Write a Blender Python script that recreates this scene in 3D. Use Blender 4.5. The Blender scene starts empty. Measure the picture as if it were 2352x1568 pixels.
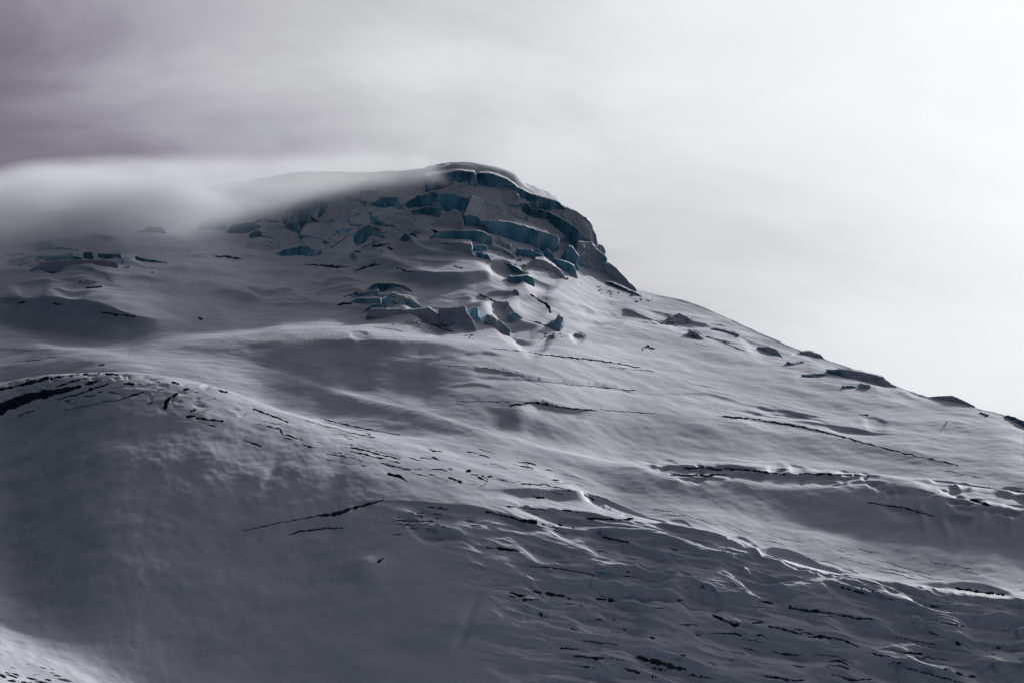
import bpy, bmesh, math, random
import numpy as np
from mathutils import Vector

R = math.radians
rng = np.random.default_rng(7)
random.seed(7)
scene = bpy.context.scene
COL = scene.collection

# ------------------------------------------------------------------ camera
W, H = 2352.0, 1568.0                 # measuring frame of the photograph
PITCH = R(12.0)
HFOV = R(30.0)
F = (W / 2) / math.tan(HFOV / 2)
CP, SP = math.cos(PITCH), math.sin(PITCH)
cam_data = bpy.data.cameras.new("camera")
cam_data.sensor_width = 36.0
cam_data.angle = HFOV
cam_data.clip_start = 1.0
cam_data.clip_end = 20000.0
cam = bpy.data.objects.new("camera", cam_data)
cam.location = (0, 0, 0)
cam.rotation_euler = (R(90) + PITCH, 0, 0)
COL.objects.link(cam)
scene.camera = cam

# ------------------------------------------------------------------ sky and sun
SUN_AZ, SUN_EL = R(37.0), R(32.5)      # azimuth measured to the right of the view
SUN = Vector((math.cos(SUN_EL) * math.sin(SUN_AZ), math.cos(SUN_EL) * math.cos(SUN_AZ), math.sin(SUN_EL)))

world = bpy.data.worlds.new("World")
scene.world = world
world.use_nodes = True
nt = world.node_tree
nt.nodes.clear()


def N(tree, kind, **kw):
    n = tree.nodes.new(kind)
    for k, v in kw.items():
        if k.startswith('i_'):
            n.inputs[int(k[2:])].default_value = v
        else:
            setattr(n, k, v)
    return n


def ramp(tree, stops, interp='LINEAR'):
    n = tree.nodes.new('ShaderNodeValToRGB')
    cr = n.color_ramp
    cr.interpolation = interp
    while len(cr.elements) > 1:
        cr.elements.remove(cr.elements[-1])
    cr.elements[0].position = stops[0][0]
    cr.elements[0].color = (*stops[0][1], 1)
    for p, c in stops[1:]:
        e = cr.elements.new(p)
        e.color = (*c, 1)
    return n


def srgb(r, g, b):
    f = lambda c: (c / 255) / 12.92 if c / 255 <= 0.04045 else ((c / 255 + 0.055) / 1.055) ** 2.4
    return (f(r), f(g), f(b))


def build_world():
    L = nt.links.new
    out = N(nt, 'ShaderNodeOutputWorld')
    bg = N(nt, 'ShaderNodeBackground')
    sky = N(nt, 'ShaderNodeTexSky')
    sky.sky_type = 'NISHITA'
    sky.sun_disc = False
    sky.sun_elevation = SUN_EL
    sky.sun_rotation = SUN_AZ
    sky.altitude = 4500
    skyk = N(nt, 'ShaderNodeVectorMath', operation='SCALE')
    skyk.inputs['Scale'].default_value = 0.05
    L(sky.outputs[0], skyk.inputs[0])
    tc = N(nt, 'ShaderNodeTexCoord')
    nrm = N(nt, 'ShaderNodeVectorMath', operation='NORMALIZE')
    L(tc.outputs['Generated'], nrm.inputs[0])
    # soft streaks of high cloud bend the glow
    mp = N(nt, 'ShaderNodeMapping')
    mp.inputs['Scale'].default_value = (2.6, 2.6, 6.5)
    mp.inputs['Rotation'].default_value = (0, R(14), 0)
    L(nrm.outputs[0], mp.inputs[0])
    n1 = N(nt, 'ShaderNodeTexNoise')
    n1.inputs['Scale'].default_value = 1.6
    n1.inputs['Detail'].default_value = 5.0
    n1.inputs['Roughness'].default_value = 0.56
    n1.inputs['Distortion'].default_value = 0.6
    L(mp.outputs[0], n1.inputs['Vector'])
    dot = N(nt, 'ShaderNodeVectorMath', operation='DOT_PRODUCT')
    dot.inputs[1].default_value = SUN
    L(nrm.outputs[0], dot.inputs[0])
    ac = N(nt, 'ShaderNodeMath', operation='ARCCOSINE')
    L(dot.outputs['Value'], ac.inputs[0])
    ns = N(nt, 'ShaderNodeMath', operation='MULTIPLY_ADD')
    ns.inputs[1].default_value = 0.30
    ns.inputs[2].default_value = -0.15
    L(n1.outputs[0], ns.inputs[0])
    ad = N(nt, 'ShaderNodeMath', operation='ADD')
    L(ac.outputs[0], ad.inputs[0])
    L(ns.outputs[0], ad.inputs[1])
    nm = N(nt, 'ShaderNodeMath', operation='DIVIDE')
    nm.inputs[1].default_value = math.pi
    L(ad.outputs[0], nm.inputs[0])
    d = lambda deg: deg / 180.0
    cr = ramp(nt, [
        (d(0), (1.45, 1.45, 1.42)), (d(10), (1.25, 1.25, 1.24)), (d(20), (1.0, 1.0, 1.0)),
        (d(27), srgb(243, 245, 245)), (d(32), srgb(232, 234, 234)), (d(36), srgb(214, 215, 216)),
        (d(40), srgb(190, 189, 193)), (d(44), srgb(163, 160, 167)), (d(48), srgb(127, 121, 132)), (d(52), srgb(99, 91, 105)), (d(56), srgb(76, 71, 84)),
        (d(64), srgb(48, 50, 61)), (d(85), srgb(33, 43, 53)), (d(180), srgb(26, 37, 46))])
    L(nm.outputs[0], cr.inputs[0])
    mx = N(nt, 'ShaderNodeMix', data_type='RGBA')
    mx.inputs['Factor'].default_value = 0.90       # thin clear sky showing through the cloud veil
    L(skyk.outputs[0], mx.inputs['A'])
    L(cr.outputs[0], mx.inputs['B'])
    L(mx.outputs['Result'], bg.inputs['Color'])
    bg.inputs['Strength'].default_value = 1.0
    L(bg.outputs[0], out.inputs['Surface'])


build_world()

sun_data = bpy.data.lights.new("sun", 'SUN')
sun_data.energy = 3.5
sun_data.angle = R(4.0)
sun_data.color = (1.0, 0.985, 0.975)
sun = bpy.data.objects.new("sun", sun_data)
sun.rotation_euler = SUN.to_track_quat('Z', 'Y').to_euler()
sun.location = (900, 900, 900)
COL.objects.link(sun)

vs = scene.view_settings
vs.view_transform = 'Standard'
vs.look = 'None'
vs.exposure = 0.12
vs.gamma = 1.0
vs.use_curve_mapping = False

cy = scene.cycles
cy.volume_bounces = 3
cy.max_bounces = 8
cy.diffuse_bounces = 4
cy.volume_step_rate = 1.0
cy.use_denoising = True


# ------------------------------------------------------------------ numeric helpers
def pchip(xk, yk, x):
    """monotone cubic through (xk, yk)"""
    xk = np.asarray(xk, float); yk = np.asarray(yk, float)
    h = np.diff(xk); dl = np.diff(yk) / h
    m = np.zeros_like(yk)
    w1 = 2 * h[1:] + h[:-1]; w2 = h[1:] + 2 * h[:-1]
    ok = dl[:-1] * dl[1:] > 0
    with np.errstate(divide='ignore', invalid='ignore'):
        m[1:-1] = np.where(ok, (w1 + w2) / (w1 / dl[:-1] + w2 / dl[1:]), 0)
    m[0], m[-1] = dl[0], dl[-1]
    x = np.clip(x, xk[0], xk[-1])
    i = np.clip(np.searchsorted(xk, x) - 1, 0, len(h) - 1)
    t = (x - xk[i]) / h[i]
    return ((1 + 2 * t) * (1 - t) ** 2 * yk[i] + t * (1 - t) ** 2 * h[i] * m[i]
            + t * t * (3 - 2 * t) * yk[i + 1] + t * t * (t - 1) * h[i] * m[i + 1])


def curve(ctrl, x):
    ks = sorted(ctrl.items())
    if len(ks) == 1:
        return np.full_like(x, ks[0][1], dtype=float)
    return pchip([k for k, _ in ks], [v for _, v in ks], x)


def perlin(x, y, seed=0):
    x = np.asarray(x, np.float32); y = np.asarray(y, np.float32)
    g = np.random.default_rng(seed)
    perm = g.permutation(256).astype(np.int32)
    ang = g.uniform(0, 2 * np.pi, 256).astype(np.float32)
    gx, gy = np.cos(ang), np.sin(ang)
    xi = np.floor(x).astype(np.int32); yi = np.floor(y).astype(np.int32)
    xf = x - xi; yf = y - yi
    u = xf * xf * xf * (xf * (xf * 6 - 15) + 10)
    v = yf * yf * yf * (yf * (yf * 6 - 15) + 10)
    def gr(ix, iy, dx, dy):
        hsh = perm[(perm[ix & 255] + iy) & 255]
        return gx[hsh] * dx + gy[hsh] * dy
    a = gr(xi, yi, xf, yf); b = gr(xi + 1, yi, xf - 1, yf)
    c = gr(xi, yi + 1, xf, yf - 1); d = gr(xi + 1, yi + 1, xf - 1, yf - 1)
    return (a + u * (b - a) + v * ((c + u * (d - c)) - (a + u * (b - a)))) * 1.4


def fbm(x, y, octv=4, seed=0, gain=0.5, ridged=False):
    s = 0; amp = 1.0; f = 1.0; tot = 0
    for o in range(octv):
        n = perlin(x * f + 13.7 * o, y * f - 7.3 * o, seed + o)
        if ridged:
            n = 1 - 2 * np.abs(n)
        s = s + amp * n; tot += amp
        amp *= gain; f *= 2.03
    return s / tot


def smooth(e0, e1, x):
    t = np.clip((x - e0) / (e1 - e0), 0, 1)
    return t * t * (3 - 2 * t)


def blur1(a, n, axis):
    if n < 1:
        return a
    k = 2 * n + 1
    pad = [(0, 0)] * a.ndim
    pad[axis] = (n + 1, n)
    c = np.cumsum(np.pad(a, pad, mode='edge'), axis=axis, dtype=np.float64)
    s1 = [slice(None)] * a.ndim; s2 = [slice(None)] * a.ndim
    s1[axis] = slice(k, None); s2[axis] = slice(0, -k)
    return ((c[tuple(s1)] - c[tuple(s2)]) / k).astype(a.dtype)


def blur(a, n, times=2):
    for _ in range(times):
        a = blur1(blur1(a, n, 0), n, 1)
    return a


def ray(u, v):
    """pixel of the measuring frame -> (x/y, z/y) of the line of sight"""
    X = (u - W / 2) / F
    Yu = (H / 2 - v) / F
    Y = CP - Yu * SP
    Z = SP + Yu * CP
    return X / Y, Z / Y


def project(x, y, z):
    fw = y * CP + z * SP
    up = -y * SP + z * CP
    return W / 2 + F * x / fw, H / 2 - F * up / fw


# ------------------------------------------------------------------ mountain: contour lines and slopes between them
U0, U1, DU = -150.0, 2502.0, 2.05
cols = np.arange(U0, U1, DU)
ext = np.array([60, 140, 260, 420, 640, 900.0])
cols = np.concatenate([U0 - ext[::-1], cols, U1 + ext])
NC = len(cols)

LINES = []   # (v control points, slope control points in degrees) or hidden dips ('dip', dr, dv)
def line(v, slope): LINES.append(('line', v, slope))
def dip(dr, dv): LINES.append(('dip', dr, dv))

line({0: 1370, 150: 1455, 300: 1545, 450: 1595, 700: 1610, 2352: 1610},
     {0: 19, 150: 23, 320: 33, 600: 41, 1300: 39, 2352: 38})
line({0: 1250, 300: 1275, 700: 1340, 1000: 1355, 1200: 1335, 1500: 1340, 1800: 1410, 2352: 1480},
     {0: 34, 300: 42, 700: 47, 1000: 46, 1300: 41, 1600: 40, 2352: 40})
line({0: 1010, 200: 1000, 400: 1015, 600: 1060, 800: 1100, 1000: 1135, 1200: 1175, 1435: 1235, 1637: 1290, 1780: 1345,
      2010: 1400, 2352: 1435},
     {0: 35, 250: 38, 500: 42, 800: 43, 1000: 42, 1300: 40, 1600: 39.5, 2352: 39.5})
line({-300: 915, 0: 879, 120: 862, 250: 854, 380: 866, 500: 892, 650: 945, 800: 985, 1000: 1015, 1150: 1050, 1300: 1112,
      1435: 1175, 1637: 1222, 1780: 1278, 2010: 1331, 2352: 1370, 2700: 1405},
     {0: 34, 250: 33, 600: 29, 1000: 26, 1300: 27, 1600: 34, 2352: 34})
dip({0: 40, 250: 45, 650: 30, 900: 12, 1050: 4, 1250: 4, 1435: 14, 1780: 20, 2352: 22},
    {0: 12, 250: 14, 650: 6, 850: 0, 1000: -5, 1250: -5, 1435: 2, 1780: 5, 2352: 6})
line({0: 835, 250: 825, 500: 850, 650: 900, 800: 945, 1000: 990, 1150: 1025, 1300: 1080, 1435: 1140, 1637: 1175,
      1780: 1205, 2010: 1240, 2352: 1280},
     {0: 25, 400: 24, 800: 27, 1000: 29, 1300: 26, 1435: 26, 1637: 25, 2010: 25, 2352: 26})
line({0: 805, 250: 803, 500: 818, 650: 850, 800: 897, 1000: 955, 1150: 1000, 1300: 1043, 1450: 1067, 1700: 1066,
      1850: 1076, 2000: 1088, 2352: 1130, 2700: 1170},
     {0: 24, 400: 26, 650: 33, 800: 36, 1000: 34, 1150: 30, 1300: 26, 1450: 29, 1700: 33, 2000: 34, 2352: 36})
dip({0: 3, 1200: 3, 1350: 6, 1500: 12, 1700: 16, 2352: 16},
    {0: -4, 1200: -4, 1350: -1, 1500: 2, 1700: 4, 2352: 3})
line({0: 790, 250: 792, 500: 795, 700: 815, 850: 855, 980: 915, 1230: 922, 1450: 943, 1700: 958, 1850: 980, 2000: 1018,
      2200: 1058, 2352: 1088, 2700: 1150},
     {0: 22, 250: 25, 600: 33, 800: 37, 1000: 36, 1230: 36, 1450: 30, 1700: 27, 2000: 26, 2352: 26})
line({0: 776, 250: 784, 500: 776, 700: 778, 850: 786, 1000: 800, 1250: 812, 1450: 832, 1700: 880, 1900: 932, 2100: 990,
      2352: 1050},
     {0: 20, 300: 22, 500: 27, 700: 34, 850: 36, 1000: 34, 1250: 28, 1450: 27, 1700: 26, 2100: 26, 2352: 27})
line({0: 738, 150: 750, 300: 764, 420: 757, 550: 737, 750: 724, 900: 740, 1100: 770, 1250: 783, 1400: 778, 1600: 802,
      1800: 852, 1950: 895, 2100: 948, 2352: 1012},
     {0: 22, 300: 20, 550: 19, 750: 19, 900: 20, 1250: 21, 1500: 24, 1800: 26, 2352: 27})
line({-300: 695, 0: 684, 150: 686, 300: 715, 420: 725, 550: 692, 750: 655, 900: 652, 1100: 652, 1250: 662, 1400: 702,
      1600: 740, 1800: 808, 1950: 855, 2100: 920, 2352: 990},
     {0: 38, 150: 42, 300: 38, 420: 28, 550: 22, 750: 24, 900: 31, 1100: 31, 1250: 29, 1400: 26, 1600: 25, 2352: 25})
line({0: 625, 250: 632, 500: 642, 700: 622, 900: 602, 1100: 592, 1250: 602, 1400: 660, 1500: 690, 1600: 716, 1750: 782,
      1900: 840, 2100: 910, 2352: 977},
     {0: 25, 300: 25, 500: 25, 700: 26, 900: 30, 1100: 29, 1250: 28, 1400: 27, 1600: 24, 2352: 24})
line({0: 578, 250: 580, 500: 590, 700: 562, 900: 532, 1100: 522, 1250: 548, 1340: 608, 1400: 645, 1462: 669, 1500: 681,
      1600: 703, 1750: 773, 1900: 831, 2000: 862, 2100: 907, 2200: 928, 2352: 969, 2700: 1064},
     {0: 27, 400: 28, 600: 31, 700: 34, 1000: 37, 1300: 37, 1462: 28, 2352: 23})
line({-300: 560, 0: 505, 300: 455, 600: 412, 700: 399, 800: 398, 900: 395, 960: 390, 1020: 382, 1060: 374, 1120: 381,
      1180: 399, 1217: 432, 1260: 454, 1330: 492, 1356: 522, 1370: 562, 1400: 603, 1440: 642, 1462: 665, 1500: 676,
      1600: 698, 1750: 768, 1900: 826, 2000: 858, 2100: 903, 2200: 924, 2352: 965, 2700: 1060},
     {0: 40, 600: 46, 900: 50, 1100: 50, 1250: 54, 1350: 58, 1462: 26, 2352: 22})

c0 = cols
DROP = np.maximum(cols - 2640, 0) * 0.24 + np.maximum(-250 - cols, 0) * 0.05   # the flank keeps falling away outside the frame
r_now = curve({-300: 668, 0: 684, 100: 706, 200: 729, 300: 750, 400: 764, 700: 780, 1600: 775, 2352: 770}, c0)
v_now = 1640.0 + DROP
knots = [(r_now * ray(c0, v_now)[1], r_now, v_now)]
for kind, a, b in LINES:
    if kind == 'line':
        v2 = curve(a, c0) + DROP
        k2 = ray(c0, v2)[1]
        s = np.tan(np.radians(curve(b, c0)))
        z, r, v = knots[-1]
        v2 = np.minimum(v2, v - 1.0) if len(knots) and True else v2
        k2 = ray(c0, v2)[1]
        r2 = (z - s * r) / (k2 - s)
        r2 = np.maximum(r2, r + 1.5)
        knots.append((r2 * k2, r2, v2))
    else:
        z, r, v = knots[-1]
        r2 = r + curve(a, c0)
        v2 = v + curve(b, c0)
        knots.append((r2 * ray(c0, v2)[1], r2, v2))
# smooth distances sideways, keep the sight lines
sk = []
for z, r, v in knots:
    rs = r.copy()
    for _ in range(3):
        rs = blur1(rs, 26, 0)
    sk.append((rs * ray(c0, v)[1], rs, v))
knots = sk
# near ground towards the viewer, and the far side of the mountain
zb, rb, vb = knots[0]
pre = [(np.full(NC, -2.0), np.full(NC, -60.0)), (np.full(NC, -2.2), np.full(NC, 8.0)), (np.full(NC, -28.0), np.full(NC, 160.0)),
       (np.full(NC, -40.0), np.full(NC, 430.0)), (zb - 38, rb - 90)]
zt, rt, vt = knots[-1]
post = [(zt - 1.0, rt + 22), (zt - 70, rt + 150), (zt - 330, rt + 600)]
KZ = np.array([p[0] for p in pre] + [k[0] for k in knots] + [p[0] for p in post])
KR = np.array([p[1] for p in pre] + [k[1] for k in knots] + [p[1] for p in post])
for i in range(1, len(KR)):
    KR[i] = np.maximum(KR[i], KR[i - 1] + 0.8)
NK = len(KR)
# tangents (monotone) per column
hh = np.diff(KR, axis=0); dd = np.diff(KZ, axis=0) / hh
mm = np.zeros_like(KZ)
w1 = 2 * hh[1:] + hh[:-1]; w2 = hh[1:] + 2 * hh[:-1]
okm = dd[:-1] * dd[1:] > 0
with np.errstate(divide='ignore', invalid='ignore'):
    mm[1:-1] = np.where(okm, (w1 + w2) / (w1 / dd[:-1] + w2 / dd[1:]), 0)
mm[0], mm[-1] = dd[0], dd[-1]

npre = len(pre)
seg_rows = []
for i in range(NK - 1):
    if i < npre:
        n = [2, 4, 4, 4, 8][i] if i < 5 else 8
    elif i >= NK - 1 - len(post):
        n = [8, 6, 4][i - (NK - 1 - len(post))]
    else:
        j = i - npre
        va, vb2 = knots[j][2], knots[j + 1][2]
        ext_v = np.max((va - vb2)[10:-10])
        n = int(max(10, ext_v / 1.75))
        if LINES[j][0] == 'dip':
            n = 12
    seg_rows.append(n)
rows_r, rows_z = [], []
for i, n in enumerate(seg_rows):
    ts = np.arange(n) / n
    for t in ts:
        h00 = (1 + 2 * t) * (1 - t) ** 2; h10 = t * (1 - t) ** 2; h01 = t * t * (3 - 2 * t); h11 = t * t * (t - 1)
        rows_r.append(KR[i] + t * hh[i])
        rows_z.append(h00 * KZ[i] + h10 * hh[i] * mm[i] + h01 * KZ[i + 1] + h11 * hh[i] * mm[i + 1])
rows_r.append(KR[-1]); rows_z.append(KZ[-1])
GY = np.array(rows_r, np.float64)          # distance along the view
GZ = np.array(rows_z, np.float64)
NR = GY.shape[0]
kx = (cols - W / 2) / F                    # x = kx * (y cos p + z sin p)
GX = kx[None, :] * (np.maximum(GY, 200) * CP + GZ * SP)
print("grid", NR, NC, NR * NC)
_, GV = project(GX, np.maximum(GY, 1.0), GZ)
GU = np.broadcast_to(cols[None, :], GV.shape)

# which grid points the valley side sees
el = GZ / np.maximum(GY, 1.0)
el[:npre] = -9
runmax = np.maximum.accumulate(el, axis=0)
vis = (el >= runmax - 1e-4).astype(np.float32)
vis[GY < 300] = 0
visw = np.clip(blur1(vis, 5, 0) * 1.6 - 0.3, 0, 1)

# ------------------------------------------------------------------ relief drawn on the slopes (metres)
MG = 160                                    # margin of the relief map
CW, CH = int(W + 2 * MG), int(H + 2 * MG)
relief = np.zeros((CH, CW), np.float32)
UU = (np.arange(CW) - MG).astype(np.float32)
VV = (np.arange(CH) - MG).astype(np.float32)


def scarp(pts, k, wf, taper=0.3, seed=1, wob=3.0):
    """a snow step: an edge along pts, below it a steep wall about wf pixels tall, then a floor that runs out"""
    pts = sorted(pts)
    us = [p[0] for p in pts]; vs_ = [p[1] for p in pts]
    a, b = int(max(0, us[0] + MG)), int(min(CW, us[-1] + MG))
    if b - a < 3:
        return
    u = UU[a:b]
    cv = pchip(us, vs_, u)
    ns_ = 50.0 + 3.0 * wf
    cv = cv + wob * fbm(u / ns_, u * 0 + seed * 3.1, 3, seed)
    L_ = us[-1] - us[0]
    e = np.minimum(u - us[0], us[-1] - u) / (taper * L_ + 1e-6)
    w = np.clip(smooth(-0.15, 1, e) - 0.06, 0, 1) * (1 + 0.3 * fbm(u / ns_, u * 0 - seed, 2, seed + 9))
    wf_ = wf * (0.2 + 0.8 * w)
    mpp = 0.165 + 0.16 * np.clip((1568 - np.mean(cv)) / 1200, 0, 1)
    drop = 0.62 * wf_ * mpp * k * np.minimum(w * 1.6, 1)
    lo = int(max(0, np.min(cv) - 14 + MG)); hi = int(min(CH, np.max(cv) + 3.0 * wf + MG))
    d = VV[lo:hi, None] - cv[None, :]
    a_ = 0.36 * wf_[None, :]
    rise_ = 1 - (1 - np.clip(d / a_, 0, 1)) ** 2          # sharp lip, then the wall
    run = 1 - smooth(0, 1, (d - a_) / (2.4 * wf_[None, :]))    # floor running out to the old slope
    lip = 0.10 * np.exp(np.minimum(d, 0) / 6.0) * (d < 0) + 0.10 * (d >= 0) * (1 - np.clip(d / a_, 0, 1))
    relief[lo:hi, a:b] += (drop[None, :] * (lip - rise_ * run)).astype(np.float32)


def bump(u, v, su, sv, h, ang=0.0):
    ca, sa = math.cos(R(ang)), math.sin(R(ang))
    ex = 3 * max(su, sv)
    a, b = int(max(0, u - ex + MG)), int(min(CW, u + ex + MG))
    c, d = int(max(0, v - ex + MG)), int(min(CH, v + ex + MG))
    if b <= a or d <= c:
        return
    du = UU[None, a:b] - u; dv = VV[c:d, None] - v
    p = (du * ca + dv * sa) / su; q = (-du * sa + dv * ca) / sv
    relief[c:d, a:b] += (h * np.exp(-(p * p + q * q))).astype(np.float32)


def polymask(pts, feather):
    s = 4
    w, h = CW // s + 1, CH // s + 1
    gx, gy = np.meshgrid(np.arange(w) * s - MG, np.arange(h) * s - MG)
    inside = np.zeros((h, w), bool)
    n = len(pts)
    for i in range(n):
        x1, y1 = pts[i]; x2, y2 = pts[(i + 1) % n]
        if y1 == y2:
            continue
        c = ((y1 > gy) != (y2 > gy)) & (gx < (x2 - x1) * (gy - y1) / (y2 - y1) + x1)
        inside ^= c
    return blur(inside.astype(np.float32), max(1, int(feather / s)), 2)


def sample(img, u, v, s=1.0):
    x = np.clip((u + MG) / s, 0, img.shape[1] - 1.001); y = np.clip((v + MG) / s, 0, img.shape[0] - 1.001)
    xi = x.astype(np.int32); yi = y.astype(np.int32)
    fx = (x - xi).astype(np.float32); fy = (y - yi).astype(np.float32)
    return (img[yi, xi] * (1 - fx) * (1 - fy) + img[yi, xi + 1] * fx * (1 - fy)
            + img[yi + 1, xi] * (1 - fx) * fy + img[yi + 1, xi + 1] * fx * fy)



# rolls and banks of the upper mountain
for pts, h, wf, wb in [
    ([(-60, 616), (60, 618), (150, 619), (245, 632)], 3, 16, 8),
    ([(40, 646), (130, 640), (240, 640), (330, 655)], 4, 26, 18),
    ([(-80, 686), (60, 683), (150, 684), (250, 705), (330, 728), (430, 738)], 5, 55, 14),
    ([(393, 588), (470, 591), (545, 610)], 5, 14, 8),
    ([(350, 606), (420, 600), (520, 615), (600, 628)], 4, 16, 10),
    ([(533, 613), (632, 606), (762, 637)], 5, 16, 9),
    ([(545, 657), (581, 652), (625, 656), (672, 659)], 7, 12, 8),
    ([(712, 657), (728, 655), (745, 660)], 5, 8, 6),
    ([(640, 632), (720, 628), (800, 650)], 4, 18, 10),
    ([(823, 620), (861, 609), (912, 614), (957, 625), (1051, 631), (1132, 636)], 7, 40, 14),
    ([(829, 664), (861, 650), (904, 649), (952, 663)], 8, 18, 9),
    ([(940, 672), (998, 653), (1057, 650), (1075, 660)], 8, 46, 14),
    ([(1075, 661), (1095, 660), (1127, 673)], 4, 8, 6),
    ([(1090, 601), (1145, 595), (1199, 618), (1228, 635)], 6, 22, 12),
    ([(1040, 632), (1119, 625), (1170, 624), (1215, 650)], 5, 30, 12),
    ([(1033, 742), (1060, 745), (1095, 762)], 4, 9, 8),
    ([(790, 750), (842, 768), (865, 772)], 1.5, 10, 8),
    ([(640, 777), (756, 773), (877, 779), (984, 785), (1110, 815)], 4, 60, 20),
    ([(880, 742), (960, 738), (1060, 764)], 3, 9, 9),
    ([(1120, 752), (1180, 775), (1290, 770), (1360, 780)], 3, 16, 12),
    ([(1345, 712), (1426, 706), (1452, 715), (1535, 747)], 4, 15, 12),
    ([(1315, 729), (1350, 731), (1408, 737)], 4, 7, 6),
    ([(1520, 728), (1562, 719), (1605, 738)], 2.1, 20, 18),
    ([(1440, 700), (1520, 716), (1600, 738), (1680, 760)], 4, 18, 10),
    ([(1615, 749), (1660, 755), (1705, 769)], 1.8, 12, 16),
    ([(1555, 754), (1584, 755), (1626, 778)], 1.8, 14, 16),
    ([(1690, 770), (1728, 785), (1781, 797), (1808, 822)], 2.4, 20, 20),
    ([(1880, 838), (1957, 847), (2022, 861), (2080, 892)], 2.4, 20, 18),
    ([(1925, 884), (1960, 881), (2010, 888)], 1.8, 14, 17),
    ([(1800, 865), (1850, 859), (1910, 862)], 1.4, 12, 17),
    ([(1320, 688), (1400, 690), (1470, 700)], 3, 16, 10),
    ([(700, 560), (760, 548), (840, 556)], 5, 20, 12),
    ([(860, 560), (900, 548), (960, 560), (1010, 575)], 5, 24, 12),
    ([(880, 585), (930, 580), (1010, 596), (1080, 600)], 4, 16, 10),
    ([(560, 565), (640, 552), (720, 580)], 5, 22, 12),
    ([(420, 560), (520, 545), (600, 560)], 4, 22, 14),
    ([(60, 560), (160, 545), (280, 552)], 4, 24, 14),
    ([(250, 556), (400, 543), (520, 560)], 3, 20, 14),
    ([(1170, 930), (1230, 921), (1300, 934), (1380, 943)], 5, 22, 10),
    ([(1640, 955), (1740, 961), (1850, 980), (1960, 1008)], 3, 14, 10),
    ([(560, 655), (700, 690), (900, 715)], 2, 40, 30),
    ([(2000, 1150), (2074, 1163), (2150, 1186)], 4, 14, 12),
    ([(2160, 1182), (2200, 1180), (2250, 1192)], 4, 26, 10),
    ([(1970, 955), (2010, 958), (2050, 975)], 2, 20, 14),
]:
    scarp(pts, min(1.0, h / 5.5), wf, taper=0.5, seed=int(pts[0][0]) % 97)

ZP = lambda pts: [(528.3 + x * .4199, 321.6 + y * .4199) for x, y in pts]
ZL = lambda pts: [(x * .3418, 287.1 + y * .3418) for x, y in pts]
for cv_, pts, h, wf, wb in [
    (ZP, [(-40, 695), (150, 680), (290, 675), (420, 690), (560, 700), (680, 700)], 5, 18, 14),
    (ZP, [(250, 722), (400, 713), (480, 730), (570, 758)], 4, 15, 12),
    (ZP, [(20, 806), (100, 785), (200, 799), (300, 789), (400, 824)], 6, 17, 12),
    (ZP, [(570, 705), (700, 660), (780, 640), (850, 650), (1020, 700)], 7, 34, 18),
    (ZP, [(880, 698), (1000, 715), (1250, 735), (1430, 725), (1540, 745)], 9, 46, 18),
    (ZP, [(950, 868), (1100, 800), (1250, 785), (1350, 840)], 9, 48, 18),
    (ZP, [(1300, 825), (1370, 805), (1430, 838)], 5, 12, 10),
    (ZP, [(850, 580), (960, 585), (1150, 590), (1240, 610), (1350, 650)], 5, 16, 14),
    (ZP, [(1340, 668), (1440, 655), (1560, 700), (1680, 755)], 7, 24, 14),
    (ZP, [(1370, 900), (1440, 875), (1500, 890), (1560, 960), (1620, 1010)], 6, 30, 14),
    (ZP, [(620, 1028), (720, 1040), (800, 1078)], 2.5, 10, 10),
    (ZP, [(1800, 918), (1900, 920), (2100, 930), (2180, 925), (2280, 975)], 4, 18, 16),
    (ZP, [(1820, 965), (1950, 978), (2110, 994)], 4, 10, 10),
    (ZP, [(1210, 1228), (1380, 1238), (1560, 1268), (1690, 1305)], 3, 16, 16),
    (ZP, [(1500, 1000), (1580, 1075), (1660, 1090), (1800, 1060)], 4, 20, 14),
    (ZP, [(1840, 1060), (1900, 1050), (1960, 1075)], 5, 12, 10),
    (ZP, [(760, 500), (860, 500), (960, 540), (1060, 580)], 6, 26, 14),
    (ZP, [(400, 640), (600, 620), (800, 632), (860, 660)], 5, 20, 16),
    (ZP, [(100, 640), (260, 622), (440, 640)], 4, 18, 14),
    (ZP, [(1000, 960), (1150, 985), (1300, 1050)], 3, 14, 12),
    (ZP, [(880, 840), (1000, 860), (1200, 920), (1290, 915)], 4, 22, 14),
    (ZP, [(1560, 700), (1700, 760), (1800, 800)], 4, 20, 16),
    (ZL, [(990, 995), (1060, 942), (1210, 930), (1400, 945), (1560, 965)], 5, 18, 14),
    (ZL, [(1860, 985), (2000, 973), (2100, 990), (2230, 1030)], 5, 18, 12),
    (ZL, [(40, 1082), (200, 1045), (380, 1030)], 4, 18, 14),
    (ZL, [(100, 795), (350, 780), (590, 835)], 5, 24, 16),
    (ZL, [(460, 768), (620, 730), (880, 755)], 6, 24, 16),
    (ZL, [(800, 830), (1000, 800), (1200, 790), (1400, 800)], 4, 22, 16),
    (ZL, [(1560, 960), (1800, 935), (1960, 945), (2100, 990)], 5, 22, 14),
    (ZL, [(1300, 1080), (1550, 1110), (1900, 1150), (2100, 1180)], 3, 30, 20),
]:
    scarp(cv_(pts), min(1.35, h / 3.8) if pts[-1][0] < 1000 or cv_ is ZL else min(1.1, h / 4.5), wf * (1.3 if cv_ is ZL else 1.05), taper=0.5, seed=int(pts[1][0]) % 89, wob=2.5)
bump(1200, 985, 60, 34, -2, 20)
bump(1190, 960, 30, 26, 3)
bump(40, 745, 110, 26, -3, 12)
bump(230, 770, 140, 26, -4, 8)
bump(850, 840, 220, 60, -5, 10)
bump(840, 1310, 40, 30, 3)
bump(1070, 1440, 12, 60, -1.5, 20)
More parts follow.
